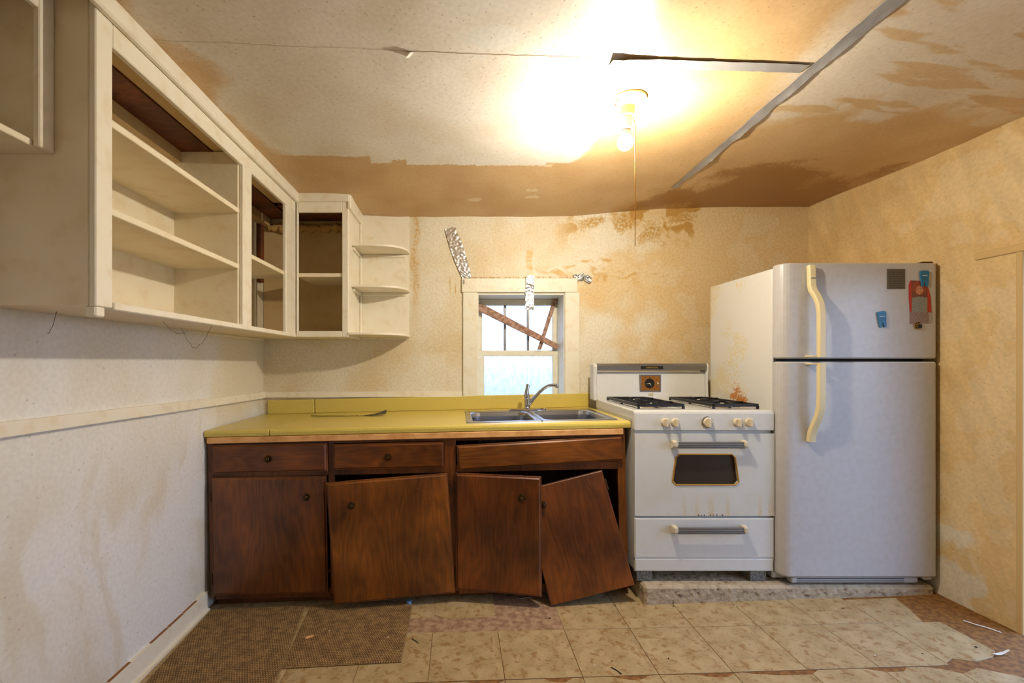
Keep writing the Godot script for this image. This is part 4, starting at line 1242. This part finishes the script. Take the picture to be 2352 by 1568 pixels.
		for b in 2:
			var mid := Vector3((g[0] + g[1]) / 2, y + 0.004, lerpf(z0, z1, 0.25 + 0.5 * b))
			for q in 4:
				var reach: float = (g[1] - g[0]) / 2 if q % 2 == 0 else 0.10
				bx(s, Vector3(0.030, -0.008, -0.008), Vector3(reach, 0.0095, 0.008), 0.002, Transform3D(Basis(Vector3.UP, q * PI / 2), mid))
		var gr := part("grate", s, M.black_iron, t)
		for b in 2:
			var mid := Vector3((g[0] + g[1]) / 2, 0.986, lerpf(z0, z1, 0.25 + 0.5 * b))
			s = mb()
			lathe(s, [Vector2(0.0, 0.0), Vector2(0.040, 0.0), Vector2(0.042, 0.006), Vector2(0.034, 0.011), Vector2(0.0, 0.012)], 20, Transform3D(Basis(), mid))
			part("burner", s, M.dull_metal, gr)
			s = mb()
			lathe(s, [Vector2(0.055, 0.001), Vector2(0.085, 0.004), Vector2(0.088, 0.001)], 24, Transform3D(Basis(), mid))
			part("drip_ring", s, M.chrome, gr)
	# backguard
	s = mb()
	prism(s, [Vector2(2.862, 0.990), Vector2(2.880, 1.180), Vector2(2.935, 1.180), Vector2(2.935, 0.990)], 0.945, 1.690, Transform3D(Basis(Vector3.FORWARD, Vector3.UP, Vector3.RIGHT), Vector3.ZERO), 0.002, 0.002)
	var bg := part("backguard", s, M.enamel, t)
	for x in [0.919, 1.690]:
		s = mb()
		prism(s, [Vector2(2.850, 0.985), Vector2(2.858, 1.10), Vector2(2.846, 1.215), Vector2(2.856, 1.236), Vector2(2.937, 1.236), Vector2(2.937, 0.985)], x, x + (0.026 if x < 1 else 0.018), Transform3D(Basis(Vector3.FORWARD, Vector3.UP, Vector3.RIGHT), Vector3.ZERO), 0.006, 0.006)
		part("end_cap", s, M.enamel, bg)
	s = mb()
	prism(s, [Vector2(2.850, 1.190), Vector2(2.846, 1.222), Vector2(2.856, 1.236), Vector2(2.937, 1.236), Vector2(2.937, 1.186)], 0.946, 1.690, Transform3D(Basis(Vector3.FORWARD, Vector3.UP, Vector3.RIGHT), Vector3.ZERO), 0.001, 0.001)
	part("top_strip", s, M.dull_metal, bg, "brushed metal strip")
	s = mb()
	bx(s, Vector3(1.240, 1.198, -2.848), Vector3(1.390, 1.219, -2.8435), 0.001)
	var badge := part("badge", s, M.dark, bg, "black badge with gold letters")
	var tm := TextMesh.new()
	tm.text = "UNIVERSAL"
	var font := SystemFont.new(); font.font_names = PackedStringArray(["Droid Sans"])
	tm.font = font; tm.font_size = 32; tm.pixel_size = 0.00042; tm.depth = 0.001
	var lt := MeshInstance3D.new()
	lt.name = "lettering"; lt.mesh = tm; lt.material_override = M.gold
	badge.add_child(lt, true)
	lt.position = Vector3(1.315, 1.2085, -2.8428)
	lt.scale = Vector3(1.25, 1.0, 1.0)
	# clock
	s = mb()
	for b in [[1.240, 1.250, 1.042, 1.160], [1.376, 1.384, 1.042, 1.160], [1.250, 1.376, 1.042, 1.051], [1.250, 1.376, 1.152, 1.160]]:
		bx(s, Vector3(b[0], b[2], -2.862), Vector3(b[1], b[3], -2.880), 0.002)
	var ck := part("clock", s, M.dull_metal, bg, "square clock with a brass face")
	s = mb()
	bx(s, Vector3(1.250, 1.051, -2.8665), Vector3(1.376, 1.152, -2.882), 0.0)
	part("face_plate", s, M.clock_face, ck)
	s = mb()
	lathe(s, [Vector2(0.0, 0.001), Vector2(0.034, 0.001), Vector2(0.0345, 0.0)], 28, Transform3D(Basis(Vector3.RIGHT, PI / 2), Vector3(1.308, 1.100, -2.8665)))
	part("dial", s, M.dark, ck)
	for k in [[Vector2(-0.030, -0.006), 0.0022], [Vector2(0.012, -0.018), 0.0026]]:
		s = mb()
		var d: Vector2 = k[0]; var n: Vector2 = Vector2(-d.y, d.x).normalized() * k[1]
		prism(s, [Vector2(1.308, 1.1005) + n, Vector2(1.308, 1.1005) - n, Vector2(1.308, 1.1005) + d], -2.8655, -2.8635)
		part("hand", s, M.paper, ck)
	s = mb()
	lathe(s, [Vector2(0.006, 0.0), Vector2(0.006, 0.008), Vector2(0.0, 0.009)], 12, Transform3D(Basis(Vector3.RIGHT, PI / 2), Vector3(1.362, 1.100, -2.866)))
	part("set_knob", s, M.knob_white, ck)
	for k in 12:
		var a := TAU * k / 12
		s = mb()
		var at := Vector3(1.308 + 0.046 * clampf(1.3 * cos(a), -1, 1), 1.1005 + 0.041 * clampf(1.3 * sin(a), -1, 1), -2.8655)
		bx(s, at - Vector3(0.0018, 0.003, 0.001), at + Vector3(0.0018, 0.003, 0.0005), 0.0)
		part("hour_mark", s, M.dark, ck)
	s = mb()
	prism(s, rrect(1.297, 1.016, 1.333, 1.036, 0.008), -2.872, -2.861, Transform3D(), 0.002)
	var ou := part("outlet", s, M.knob_white, bg)
	for x in [1.309, 1.321]:
		s = mb()
		bx(s, Vector3(x - 0.0012, 1.021, -2.862), Vector3(x + 0.0012, 1.030, -2.8605), 0.0)
		part("slot", s, M.dark, ou)
	# blocks that lift it off the plinth
	bg.position += Vector3(0.004, 0, -0.12)
	for x in [[0.972, 1.055], [1.592, 1.680]]:
		for z in [-2.375, -2.90]:
			s = mb()
			bx(s, Vector3(x[0], 0.054, z), Vector3(x[1], 0.116, z - 0.09), 0.002)
			part("foot", s, M.block, t, "grey steel foot")
	t.scale = Vector3.ONE * 0.9217
	t.position = Vector3(1.2296, 0.2435, -2.174)



func refrigerator() -> void:
	var x0 := 1.560; var x1 := 2.310
	var zf := -2.096
	var t := thing("refrigerator", "white top-freezer refrigerator with curved cream handles", "refrigerator", Vector3(1.935, 0.158, -2.096))
	uvp = [Vector3.BACK, -2.75, 0.66, Vector3.UP, 1.75, -1.6]
	var s := mb()
	bx(s, Vector3(x0 + 0.004, 0.165, zf - 0.075), Vector3(x1 - 0.004, 1.708, -2.705), 0.004)
	part("body", s, uvmat(picture(330, 800, fridge_side_paint), 0.3), t)
	uvp = null
	s = mb()
	bx(s, Vector3(x0 + 0.012, 0.20, zf - 0.062), Vector3(x1 - 0.012, 1.70, zf - 0.076), 0.001)
	part("gasket", s, M.rubber, t)
	var plan := []
	for i in 7:
		var a := PI / 2 * i / 6
		plan.append(Vector2(x0 + 0.050 - 0.050 * sin(PI / 2 - a), 0.046 - 0.046 * sin(a)))
	plan.reverse()
	var sec := []
	for p in plan: sec.append(Vector2(p.x, zf - p.y))
	sec.append(Vector2(x0, zf - 0.062)); sec.append(Vector2(x1, zf - 0.062))
	for i in 5:
		var a := PI / 2 * i / 4
		sec.append(Vector2(x1 - 0.018 + 0.018 * cos(a), zf - 0.018 + 0.018 * sin(a)))
	var up := Transform3D(Basis(Vector3.RIGHT, Vector3.BACK, Vector3.UP), Vector3.ZERO)
	s = mb()
	prism(s, sec, 1.259, 1.720, up, 0.006, 0.006)
	var fz := part("freezer_door", s, M.fridge, t)
	s = mb()
	prism(s, sec, 0.202, 1.244, up, 0.006, 0.010)
	var fd := part("fridge_door", s, M.fridge, t)
	for h in [[fz, 1], [fd, -1]]:
		s = mb()
		var path := []
		if h[1] == 1:
			for p in [[1.688, 1.703, 0.010], [1.688, 1.690, 0.014], [1.688, 1.61, 0.016], [1.690, 1.585, 0.020], [1.697, 1.555, 0.034], [1.703, 1.52, 0.045], [1.706, 1.47, 0.050], [1.706, 1.38, 0.050], [1.706, 1.30, 0.050], [1.706, 1.266, 0.050]]:
				path.append(Vector3(p[0], p[1], zf + p[2]))
		else:
			for p in [[1.706, 1.238, 0.050], [1.706, 1.19, 0.050], [1.706, 1.10, 0.050], [1.705, 1.03, 0.048], [1.701, 0.985, 0.040], [1.694, 0.945, 0.028], [1.689, 0.91, 0.018], [1.688, 0.885, 0.014], [1.688, 0.862, 0.012]]:
				path.append(Vector3(p[0], p[1], zf + p[2]))
		sweep(s, path, rrect(-0.017, -0.012, 0.017, 0.012, 0.007, 3), Vector3.RIGHT)
		var y: float = 1.270 if h[1] == 1 else 1.234
		bx(s, Vector3(1.668, y - 0.004, zf - 0.004), Vector3(1.706, y + 0.004, zf + 0.046), 0.003)
		var hd := part("handle", s, M.handle, h[0], "cream plastic bow handle")
		if h[1] == 1:
			s = mb()
			bx(s, Vector3(1.677, 1.6405, zf + 0.026), Vector3(1.699, 1.6435, zf + 0.0295), 0.0)
			part("mark", s, M.blue_dark, hd)
	s = mb()
	bx(s, Vector3(1.62, 0.165, zf - 0.022), Vector3(2.24, 0.196, zf - 0.06), 0.006)
	var gr := part("grille", s, M.fridge, t)
	for k in 3:
		s = mb()
		bx(s, Vector3(1.645, 0.1705 + k * 0.008, zf - 0.0215), Vector3(2.17, 0.1745 + k * 0.008, zf - 0.03), 0.001)
		part("louvre", s, M.dark, gr)
	s = mb()
	bx(s, Vector3(1.58, 0.158, zf - 0.12), Vector3(2.29, 0.168, -2.68), 0.001)
	part("base_tray", s, M.rubber, t)
	s = mb()
	bx(s, Vector3(2.25, 1.719, zf - 0.012), Vector3(2.30, 1.729, zf - 0.07), 0.002)
	part("hinge_cap", s, M.brass_old, t)
	s = mb()
	bx(s, Vector3(2.255, 0.186, zf - 0.012), Vector3(2.295, 0.203, zf - 0.05), 0.004)
	part("lower_hinge", s, M.fridge, t)
	t.scale = Vector3.ONE * 1.0149
	t.position = Vector3(1.9638, 0.147, -2.128)
	zf = -2.128
	# what is stuck to the freezer door
	uvp = [Vector3.RIGHT, 2.094, 0.0873, Vector3.UP, 1.702, -0.0964]
	s = mb()
	prism(s, rect(2.094, 1.605, 2.181, 1.702), zf + 0.0008, zf + 0.0028, Transform3D(), 0.0005)
	single("calendar_magnet", s, uvmat(picture(128, 140, func(u, v):
		var c := Color(0.34, 0.29, 0.20)
		var row: float = v * 9.0
		var ink: bool = (fmod(row, 1.0) > 0.35 and fmod(row, 1.0) < 0.7 and u > 0.08 and u < 0.92 and n3.get_noise_2d(u * 600.0, floorf(row) * 90.0) > -0.15)
		if row < 1.0: ink = false
		return Color(0.16, 0.13, 0.09) if ink else c), 0.6), "small square dark grey card with rows of tiny print on freezer door", "magnet")
	uvp = [Vector3.RIGHT, 2.198, 0.1157, Vector3.UP, 1.646, -0.2152]
	s = mb()
	prism(s, [Vector2(2.204, 1.433), Vector2(2.306, 1.439), Vector2(2.313, 1.455), Vector2(2.310, 1.504), Vector2(2.306, 1.565), Vector2(2.292, 1.617), Vector2(2.253, 1.644), Vector2(2.208, 1.646), Vector2(2.200, 1.626), Vector2(2.200, 1.565), Vector2(2.205, 1.494)], zf + 0.0008, zf + 0.0020)
	single("paper_picture", s, uvmat(picture(114, 212, picture_print), 0.5), "curling red and grey paper cut-out of a long-haired figure on freezer door", "picture")
	uvp = null
	for k in [[2.274, 1.655, 0.0, "blue tooth-shaped magnet holding the paper cut-out"], [2.067, 1.456, 0.10, "blue tooth-shaped magnet alone in the middle of freezer door"]]:
		var mt := thing("tooth_magnet", k[3], "magnet", Vector3(k[0], k[1], zf + 0.003), "blue tooth magnets on the freezer door")
		mt.rotation.z = k[2]
		s = mb()
		prism(s, [Vector2(-0.013, -0.040), Vector2(-0.006, -0.040), Vector2(-0.0015, -0.016), Vector2(0.0015, -0.016), Vector2(0.007, -0.040), Vector2(0.0145, -0.040), Vector2(0.017, -0.036), Vector2(0.0195, 0.0), Vector2(0.0225, 0.030), Vector2(0.018, 0.038), Vector2(0.0, 0.0395), Vector2(-0.018, 0.038), Vector2(-0.0225, 0.030), Vector2(-0.0195, 0.0), Vector2(-0.016, -0.036)], -0.0005, 0.003, Transform3D(), 0.0006)
		lpart("body", s, M.blue, mt)
		for q in [[0.014, 0.012, "paper"], [0.004, 0.011, "blue_dark"], [-0.004, 0.011, "blue_dark"]]:
			s = mb()
			bx(s, Vector3(-q[1], q[0] - 0.0012, 0.0028), Vector3(q[1], q[0] + 0.0012, 0.0034), 0.0)
			lpart("print_line", s, M[q[2]], mt)
	var pw := thing("paw_magnet", "small black paw-print magnet with gold outline at the paper's foot", "magnet", Vector3(2.245, 1.425, zf + 0.003))
	for pass_ in 2:
		var grow := 0.0018 if pass_ == 0 else 0.0
		s = mb()
		for q in [[0.004, -0.003, 0.011], [-0.011, 0.012, 0.0042], [-0.016, 0.001, 0.0045], [-0.002, 0.014, 0.0042], [-0.013, -0.010, 0.0048]]:
			var poly := []
			for p in circle(q[2] + grow, 14): poly.append(p + Vector2(q[0], q[1]))
			prism(s, poly, -0.001, 0.003 + 0.001 * pass_)
		lpart(["outline", "pads"][pass_], s, [M.gold, M.dark][pass_], pw)

func picture_print(u: float, v: float) -> Color:
	var g := n3.get_noise_2d(u * 300.0, v * 500.0)
	var c := Color(0.66, 0.16, 0.06)
	if u > 0.14 and u < 0.80:
		c = Color(0.42, 0.22, 0.14)
		if Vector2((u - 0.47) / 0.32, (v - 0.16) / 0.17).length() < 1.0: c = Color(0.55, 0.24, 0.11)
		if Vector2((u - 0.46) / 0.15, (v - 0.22) / 0.10).length() < 1.0: c = Color(0.72, 0.48, 0.34)
		if v > 0.36 + 0.1 * absf(u - 0.45): c = Color(0.50, 0.50, 0.46)
	if v > 0.72: c = Color(0.52, 0.44, 0.42)
	if v > 0.72 and u > 0.85: c = Color(0.62, 0.60, 0.56)
	return c * (1.0 + 0.35 * g)


func ceiling_lamp() -> void:
	var at := Vector3(0.658, ceil_y(0.658, -1.686), -1.686)
	var t := thing("ceiling_lamp", "bare glowing bulb in a cream porcelain ceiling socket with pull chain", "lamp", at)
	var tilt := Transform3D(Basis(Vector3.BACK, -0.06) * Basis(Vector3.RIGHT, 0.03), at)
	var s := mb()
	lathe(s, [Vector2(0.0, 0.006), Vector2(0.066, 0.006), Vector2(0.067, -0.004), Vector2(0.060, -0.012), Vector2(0.036, -0.020), Vector2(0.027, -0.028), Vector2(0.026, -0.060), Vector2(0.024, -0.064), Vector2(0.020, -0.064), Vector2(0.0, -0.058)], 36, tilt)
	var can := part("canopy", s, M.porcelain, t)
	s = mb()
	lathe(s, [Vector2(0.013, -0.014), Vector2(0.013, -0.021), Vector2(0.0, -0.022)], 16, tilt * Transform3D(Basis(), Vector3(-0.030, 0, -0.022)))
	bx(s, Vector3(-0.052, -0.020, 0.0), Vector3(-0.030, -0.013, 0.022), 0.003, tilt)
	part("outlet", s, M.porcelain, can)
	s = mb()
	for q in [[-0.046, 0.006], [-0.038, 0.008], [-0.043, 0.015]]:
		bx(s, Vector3(q[0] - 0.001, -0.0215, q[1] - 0.003), Vector3(q[0] + 0.001, -0.0195, q[1] + 0.003), 0.0, tilt)
	bx(s, Vector3(-0.050, -0.0175, -0.012), Vector3(-0.040, -0.0140, -0.004), 0.001, tilt)
	part("slots", s, M.brass_old, can)
	s = mb()
	lathe(s, [Vector2(0.0, -0.055), Vector2(0.018, -0.055), Vector2(0.020, -0.068), Vector2(0.0205, -0.085), Vector2(0.021, -0.110), Vector2(0.017, -0.114), Vector2(0.0, -0.110)], 24, tilt)
	part("socket", s, M.white_plastic, t)
	s = mb()
	lathe(s, [Vector2(0.0, -0.108), Vector2(0.0135, -0.110), Vector2(0.0150, -0.122), Vector2(0.0215, -0.140), Vector2(0.0, -0.139)], 24, tilt)
	part("bulb_housing", s, M.white_plastic, t)
	s = mb()
	var prof := [Vector2(0.0210, -0.1392)]
	for i in 11:
		var a := lerpf(0.80, -PI / 2, i / 10.0)
		prof.append(Vector2(0.031 * cos(a), -0.162 + 0.031 * sin(a)))
	lathe(s, prof, 28, tilt)
	part("bulb", s, M.bulb, t)
	s = mb()
	var top := tilt * Vector3(0.012, -0.078, 0.021)
	for i in 104:
		var p := top + Vector3(0.004, -0.0048 * i, 0.018 * minf(1.0, i / 8.0))
		var r := 0.0026
		var P := [p + Vector3.UP * r * 1.15, p + Vector3.DOWN * r * 1.15]
		var Q := []
		for k in 6: Q.append(p + Vector3(cos(TAU * k / 6), 0, sin(TAU * k / 6)) * r)
		for k in 6:
			var m := (k + 1) % 6
			tri(s, P[0], Q[k], Q[m], Vector3.UP, (Q[k] - p).normalized(), (Q[m] - p).normalized())
			tri(s, P[1], Q[k], Q[m], Vector3.DOWN, (Q[k] - p).normalized(), (Q[m] - p).normalized())
	part("pull_chain", s, M.gold, t, "beaded brass pull chain")
	var l := OmniLight3D.new()
	l.name = "bulb_light"
	l.light_color = Color(1.0, 0.955, 0.885)
	l.light_energy = 1.45
	l.light_size = 0.03
	l.omni_range = 8.0; l.omni_attenuation = 2.0
	l.shadow_enabled = true
	t.add_child(l)
	l.position = tilt * Vector3(0, -0.162, 0) - at


func tapes_and_foils() -> void:
	# duct tape along the ceiling joints; the free edge of the cross piece hangs down a little
	var s := mb()
	sheet(s, 60, 4, func(u, v):
		var z: float = lerpf(-1.05, -2.56, u)
		var x: float = lerpf(1.222, 1.262, u) + lerpf(-0.026, 0.026, v) * (0.72 + 0.25 * n1.get_noise_1d(u * 120.0) + 0.3 * (1.0 - u)) 
		var y: float = ceil_y(x, z) - 0.003 - 0.006 * v * v * (0.6 + n2.get_noise_1d(u * 160.0)) - 0.003 * absf(n1.get_noise_2d(u * 2500.0, v * 90.0))
		return Vector3(x, y, z), Vector3(0, 0.0008, 0))
	single("ceiling_tape", s, M.tape, "long grey tape along the ceiling joint towards the stove", "tape")
	s = mb()
	sheet(s, 40, 4, func(u, v):
		var x: float = lerpf(0.515, 1.205, u)
		var z: float = lerpf(-1.468, -1.512, u) + lerpf(-0.024, 0.022, v)
		var y: float = ceil_y(x, z) - 0.003 - v * v * lerpf(0.010, 0.0015, ss(0.0, 0.25, u)) - 0.002 * absf(n1.get_noise_2d(u * 1200.0, v * 90.0))
		return Vector3(x, y, z), Vector3(0, 0.0008, 0))
	single("ceiling_tape", s, M.tape, "short grey tape across the ceiling, peeling beside the bulb", "tape")
	s = mb()
	sheet(s, 8, 8, func(u, v):
		var x: float = -0.165 + 0.016 * v + 0.006 * sin(u * 3.0)
		return Vector3(x - 0.010 * u, ceil_y(-0.165, -1.43) - 0.013 * u * (1.0 - 0.4 * v), -1.410 - 0.034 * (1.0 - v * 0.6) + 0.012 * u), Vector3(0.0006, 0, 0))
	single("peeling_paper", s, M.paper, "small curl of joint paper peeling from the ceiling", "paper")
	# foil strips on the wall
	var crinkle := func(p: Vector3, a: float) -> Vector3:
		return p + Vector3(0.35, 0.35, 1.0) * a * (n1.get_noise_2d(p.x * 1800.0, p.y * 1800.0) + 0.6 * n2.get_noise_2d(p.x * 3600.0, p.y * 3600.0))
	s = mb()
	sheet(s, 60, 12, func(u, v):
		var a := Vector2(-0.091, 2.140).lerp(Vector2(0.024, 1.812), u) + Vector2(-0.010, 0.0) * sin(u * PI)
		var b := Vector2(-0.024, 2.158).lerp(Vector2(0.086, 1.814), u) + Vector2(0.012, 0.0) * sin(u * PI)
		var p := a.lerp(b, v)
		return crinkle.call(Vector3(p.x, p.y, BACK_Z + 0.010 + 0.004 * v), 0.0032), Vector3(0, 0, -0.0006))
	single("foil_strip", s, M.foil, "long slanting strip of crinkled foil above the window casing corner", "foil")
	s = mb()
	sheet(s, 50, 12, func(u, v):
		var y: float = lerpf(1.828, 1.597, u)
		return crinkle.call(Vector3(lerpf(0.452, 0.508, v) - 0.004 * u, y, BACK_Z + 0.026 + 0.004 * sin(u * 9.0)), 0.003), Vector3(0, 0, -0.0006))
	single("foil_strip", s, M.foil, "upright strip of crinkled foil hanging over the window's top casing", "foil")
	s = mb()
	sheet(s, 26, 26, func(u, v):
		var a: float = u * TAU
		var r: float = 0.034 * v * (1.0 + 0.5 * n2.get_noise_2d(cos(a) * 60.0, sin(a) * 60.0) + 0.35 * cos(2.0 * a + 0.4))
		return Vector3(0.840 + 1.35 * r * cos(a), 1.816 + r * sin(a), BACK_Z + 0.012 + 0.016 * (1.0 - v) + 0.012 * n1.get_noise_2d(u * 900.0, v * 500.0)), Vector3(0, 0, -0.001))
	single("foil_wad", s, M.foil, "crumpled wad of foil stuck to the stained wall", "foil")
	# a keyhole plate on the casing
	s = mb()
	prism(s, rrect(0.030, 1.768, 0.041, 1.800, 0.005), 0, 0.002, Transform3D(Basis(), Vector3(0, 0, BACK_Z + 0.018)), 0.0005)
	single("keyhole_plate", s, M.dull_metal, "tiny metal keyhole plate at the upper corner of the window casing", "bracket")
	# hanging dust threads under the wall cabinet
	for k in [[-1.20, -1.30, -1.36, -1.42, 0.06, "sagging dusty cobweb thread under the cabinet's near end"], [-1.10, -1.62, -1.28, -2.06, 0.03, "long dusty cobweb thread under the middle of the cabinet"], [-1.02, -1.80, -1.24, -1.95, 0.09, "drooping dusty cobweb thread below the cabinet's shelf bays"]]:
		s = mb()
		var path := []
		for i in 17:
			var u := i / 16.0
			path.append(Vector3(lerpf(k[0], k[2], u), 1.399 - k[4] * sin(u * PI) * (1.0 + 0.15 * n1.get_noise_1d(u * 300.0)), lerpf(k[1], k[3], u)))
		tube(s, path, 0.0007, 5, Vector3.UP)
		single("cobweb_thread", s, M.web, k[5], "cobweb", "cobweb threads under the wall cabinet")


func on_floor(x: float, z: float, turn := 0.0, lift := 0.0035) -> Transform3D:
	return Transform3D(Basis(Vector3.BACK, atan(SLOPE)) * Basis(Vector3.UP, turn), Vector3(x, floor_y(x) + lift, z))

func mats_and_litter() -> void:
	for k in [[[[-1.275, 2.235], [-0.79, 2.25], [-0.715, 1.68], [-0.66, 1.25], [-1.19, 1.22], [-1.245, 1.72]], "brown woven carpet mat against the baseboard"], [[[-0.762, 2.25], [-0.232, 2.24], [-0.237, 1.795], [-0.724, 1.782]], "smaller brown woven carpet mat beside the bare tiles"]]:
		var poly := []
		for p in k[0]: poly.append(Vector2(p[0], p[1]))
		var st := mb()
		prism(st, poly, 0.0, 0.007, Transform3D(Basis(Vector3.RIGHT, -PI / 2), Vector3.ZERO), 0.003)
		var o := single("carpet_mat", st, M.carpet, k[1], "mat")
		o.transform = on_floor(0.0, 0.0, 0.0, 0.0038)
	var s := mb()
	lathe(s, [Vector2(0.0, 0.0), Vector2(0.014, 0.0), Vector2(0.014, 0.011), Vector2(0.012, 0.013), Vector2(0.0, 0.013)], 18)
	var o := single("bottle_cap", s, mat(Color(0.40, 0.56, 0.72), 0.4), "pale blue bottle cap lying under the crooked door", "cap")
	o.transform = on_floor(-0.252, -2.225, 0.0, 0.011)
	s = mb()
	prism(s, [Vector2(-0.018, -0.006), Vector2(0.016, -0.004), Vector2(0.018, 0.006), Vector2(-0.014, 0.007)], 0, 0.004, Transform3D(Basis(Vector3.RIGHT, -PI / 2), Vector3.ZERO), 0.001)
	o = single("wood_chip", s, M.strip_wood, "small pale wood chip lying on the smaller mat", "chip")
	o.transform = on_floor(-0.675, -1.975, 0.35, 0.0112)
	s = mb()
	tube(s, [Vector3(-0.02, 0.002, 0.0), Vector3(-0.004, 0.002, 0.004), Vector3(0.02, 0.002, 0.012)], 0.0018, 6, Vector3.UP)
	o = single("twig", s, M.foil_dark, "short dark twig on the tiles beside the smaller mat", "twig")
	o.transform = on_floor(-0.19, -1.936, -0.5)
	s = mb()
	tube(s, [Vector3(-0.022, 0.002, 0.0), Vector3(0.0, 0.002, 0.003), Vector3(0.022, 0.002, 0.012)], 0.002, 6, Vector3.UP)
	o = single("twig", s, M.soil, "short dark twig at the torn tile joint before the plinth", "twig")
	o.transform = on_floor(0.62, -1.705, -0.7)
	s = mb()
	tube(s, [Vector3(-0.05, 0.002, -0.01), Vector3(-0.02, 0.004, 0.002), Vector3(0.02, 0.003, 0.0), Vector3(0.055, 0.002, 0.008)], 0.0028, 6, Vector3.UP)
	o = single("plastic_straw", s, M.white_plastic, "thin white plastic straw on the bare boards by the tan wall", "straw")
	o.transform = on_floor(2.262, -1.885, -0.85, 0.001)
	s = mb()
	sheet(s, 8, 2, func(u, v): return Vector3(-0.035 + 0.07 * u, 0.003 + 0.010 * pow(u - 0.4, 2.0) * 4.0, 0.006 * (v - 0.5) * 2.0 * (1.0 - absf(u - 0.5)) + 0.012 * u * u), Vector3(0, 0.0008, 0))
	o = single("paper_scrap", s, M.paper, "curled white paper scrap at the torn corner of the tiles", "scrap")
	o.transform = on_floor(2.125, -1.712, 0.25)
	s = mb()
	sheet(s, 10, 1, func(u, v): return Vector3(-0.035 + 0.075 * u, 0.001 + 0.006 * u, -0.003 * v + 0.01 * sin(u * 2.0)), Vector3(0, 0.0008, 0))
	o = single("paper_scrap", s, M.paper, "thin white strip lying under the narrow ajar door", "scrap")
	o.transform = on_floor(0.33, -2.245, 0.1, 0.0015)
	# crumbs of plaster and dirt, each its own piece
	var spots := []
	for i in 30:
		spots.append([rng.randf_range(-1.15, 2.1), rng.randf_range(-2.2, -1.66)])
	for i in 9: spots.append([rng.randf_range(0.55, 1.0), rng.randf_range(-2.28, -2.05)])
	var crumb := []
	for k in 3:
		s = mb()
		lathe(s, [Vector2(0.0, 0.0), Vector2(0.004, 0.0), Vector2(0.005, 0.0015), Vector2(0.003, 0.0035), Vector2(0.0, 0.004)], [5, 6, 7][k], Transform3D(), 2, 0.3)
		crumb.append(s.commit())
	for i in spots.size():
		var p: Array = spots[i]
		if p[0] > 0.90 and p[1] < -2.13: continue
		if p[0] < -1.2 or (p[0] > -0.1 and p[0] < 0.9 and p[1] < -2.2): continue
		var m := MeshInstance3D.new()
		m.name = numbered("plaster_crumb")
		m.mesh = crumb[i % 3]; m.material_override = [M.paper, M.soil, M.straw][i % 3]
		add_child(m)
		var on_mat: bool = p[0] < -0.235 and p[1] < -1.79
		m.transform = on_floor(p[0], p[1], rng.randf() * TAU, 0.0108 if on_mat else 0.0034).scaled_local(Vector3.ONE * rng.randf_range(0.35, 0.9))
		tag(m, ["tiny white crumb of plaster lying on the floor", "tiny dark crumb of dirt lying on the floor", "tiny tan splinter of straw lying on the floor"][i % 3], "crumb", ["white crumbs on the floor", "dark crumbs on the floor", "tan splinters on the floor"][i % 3])
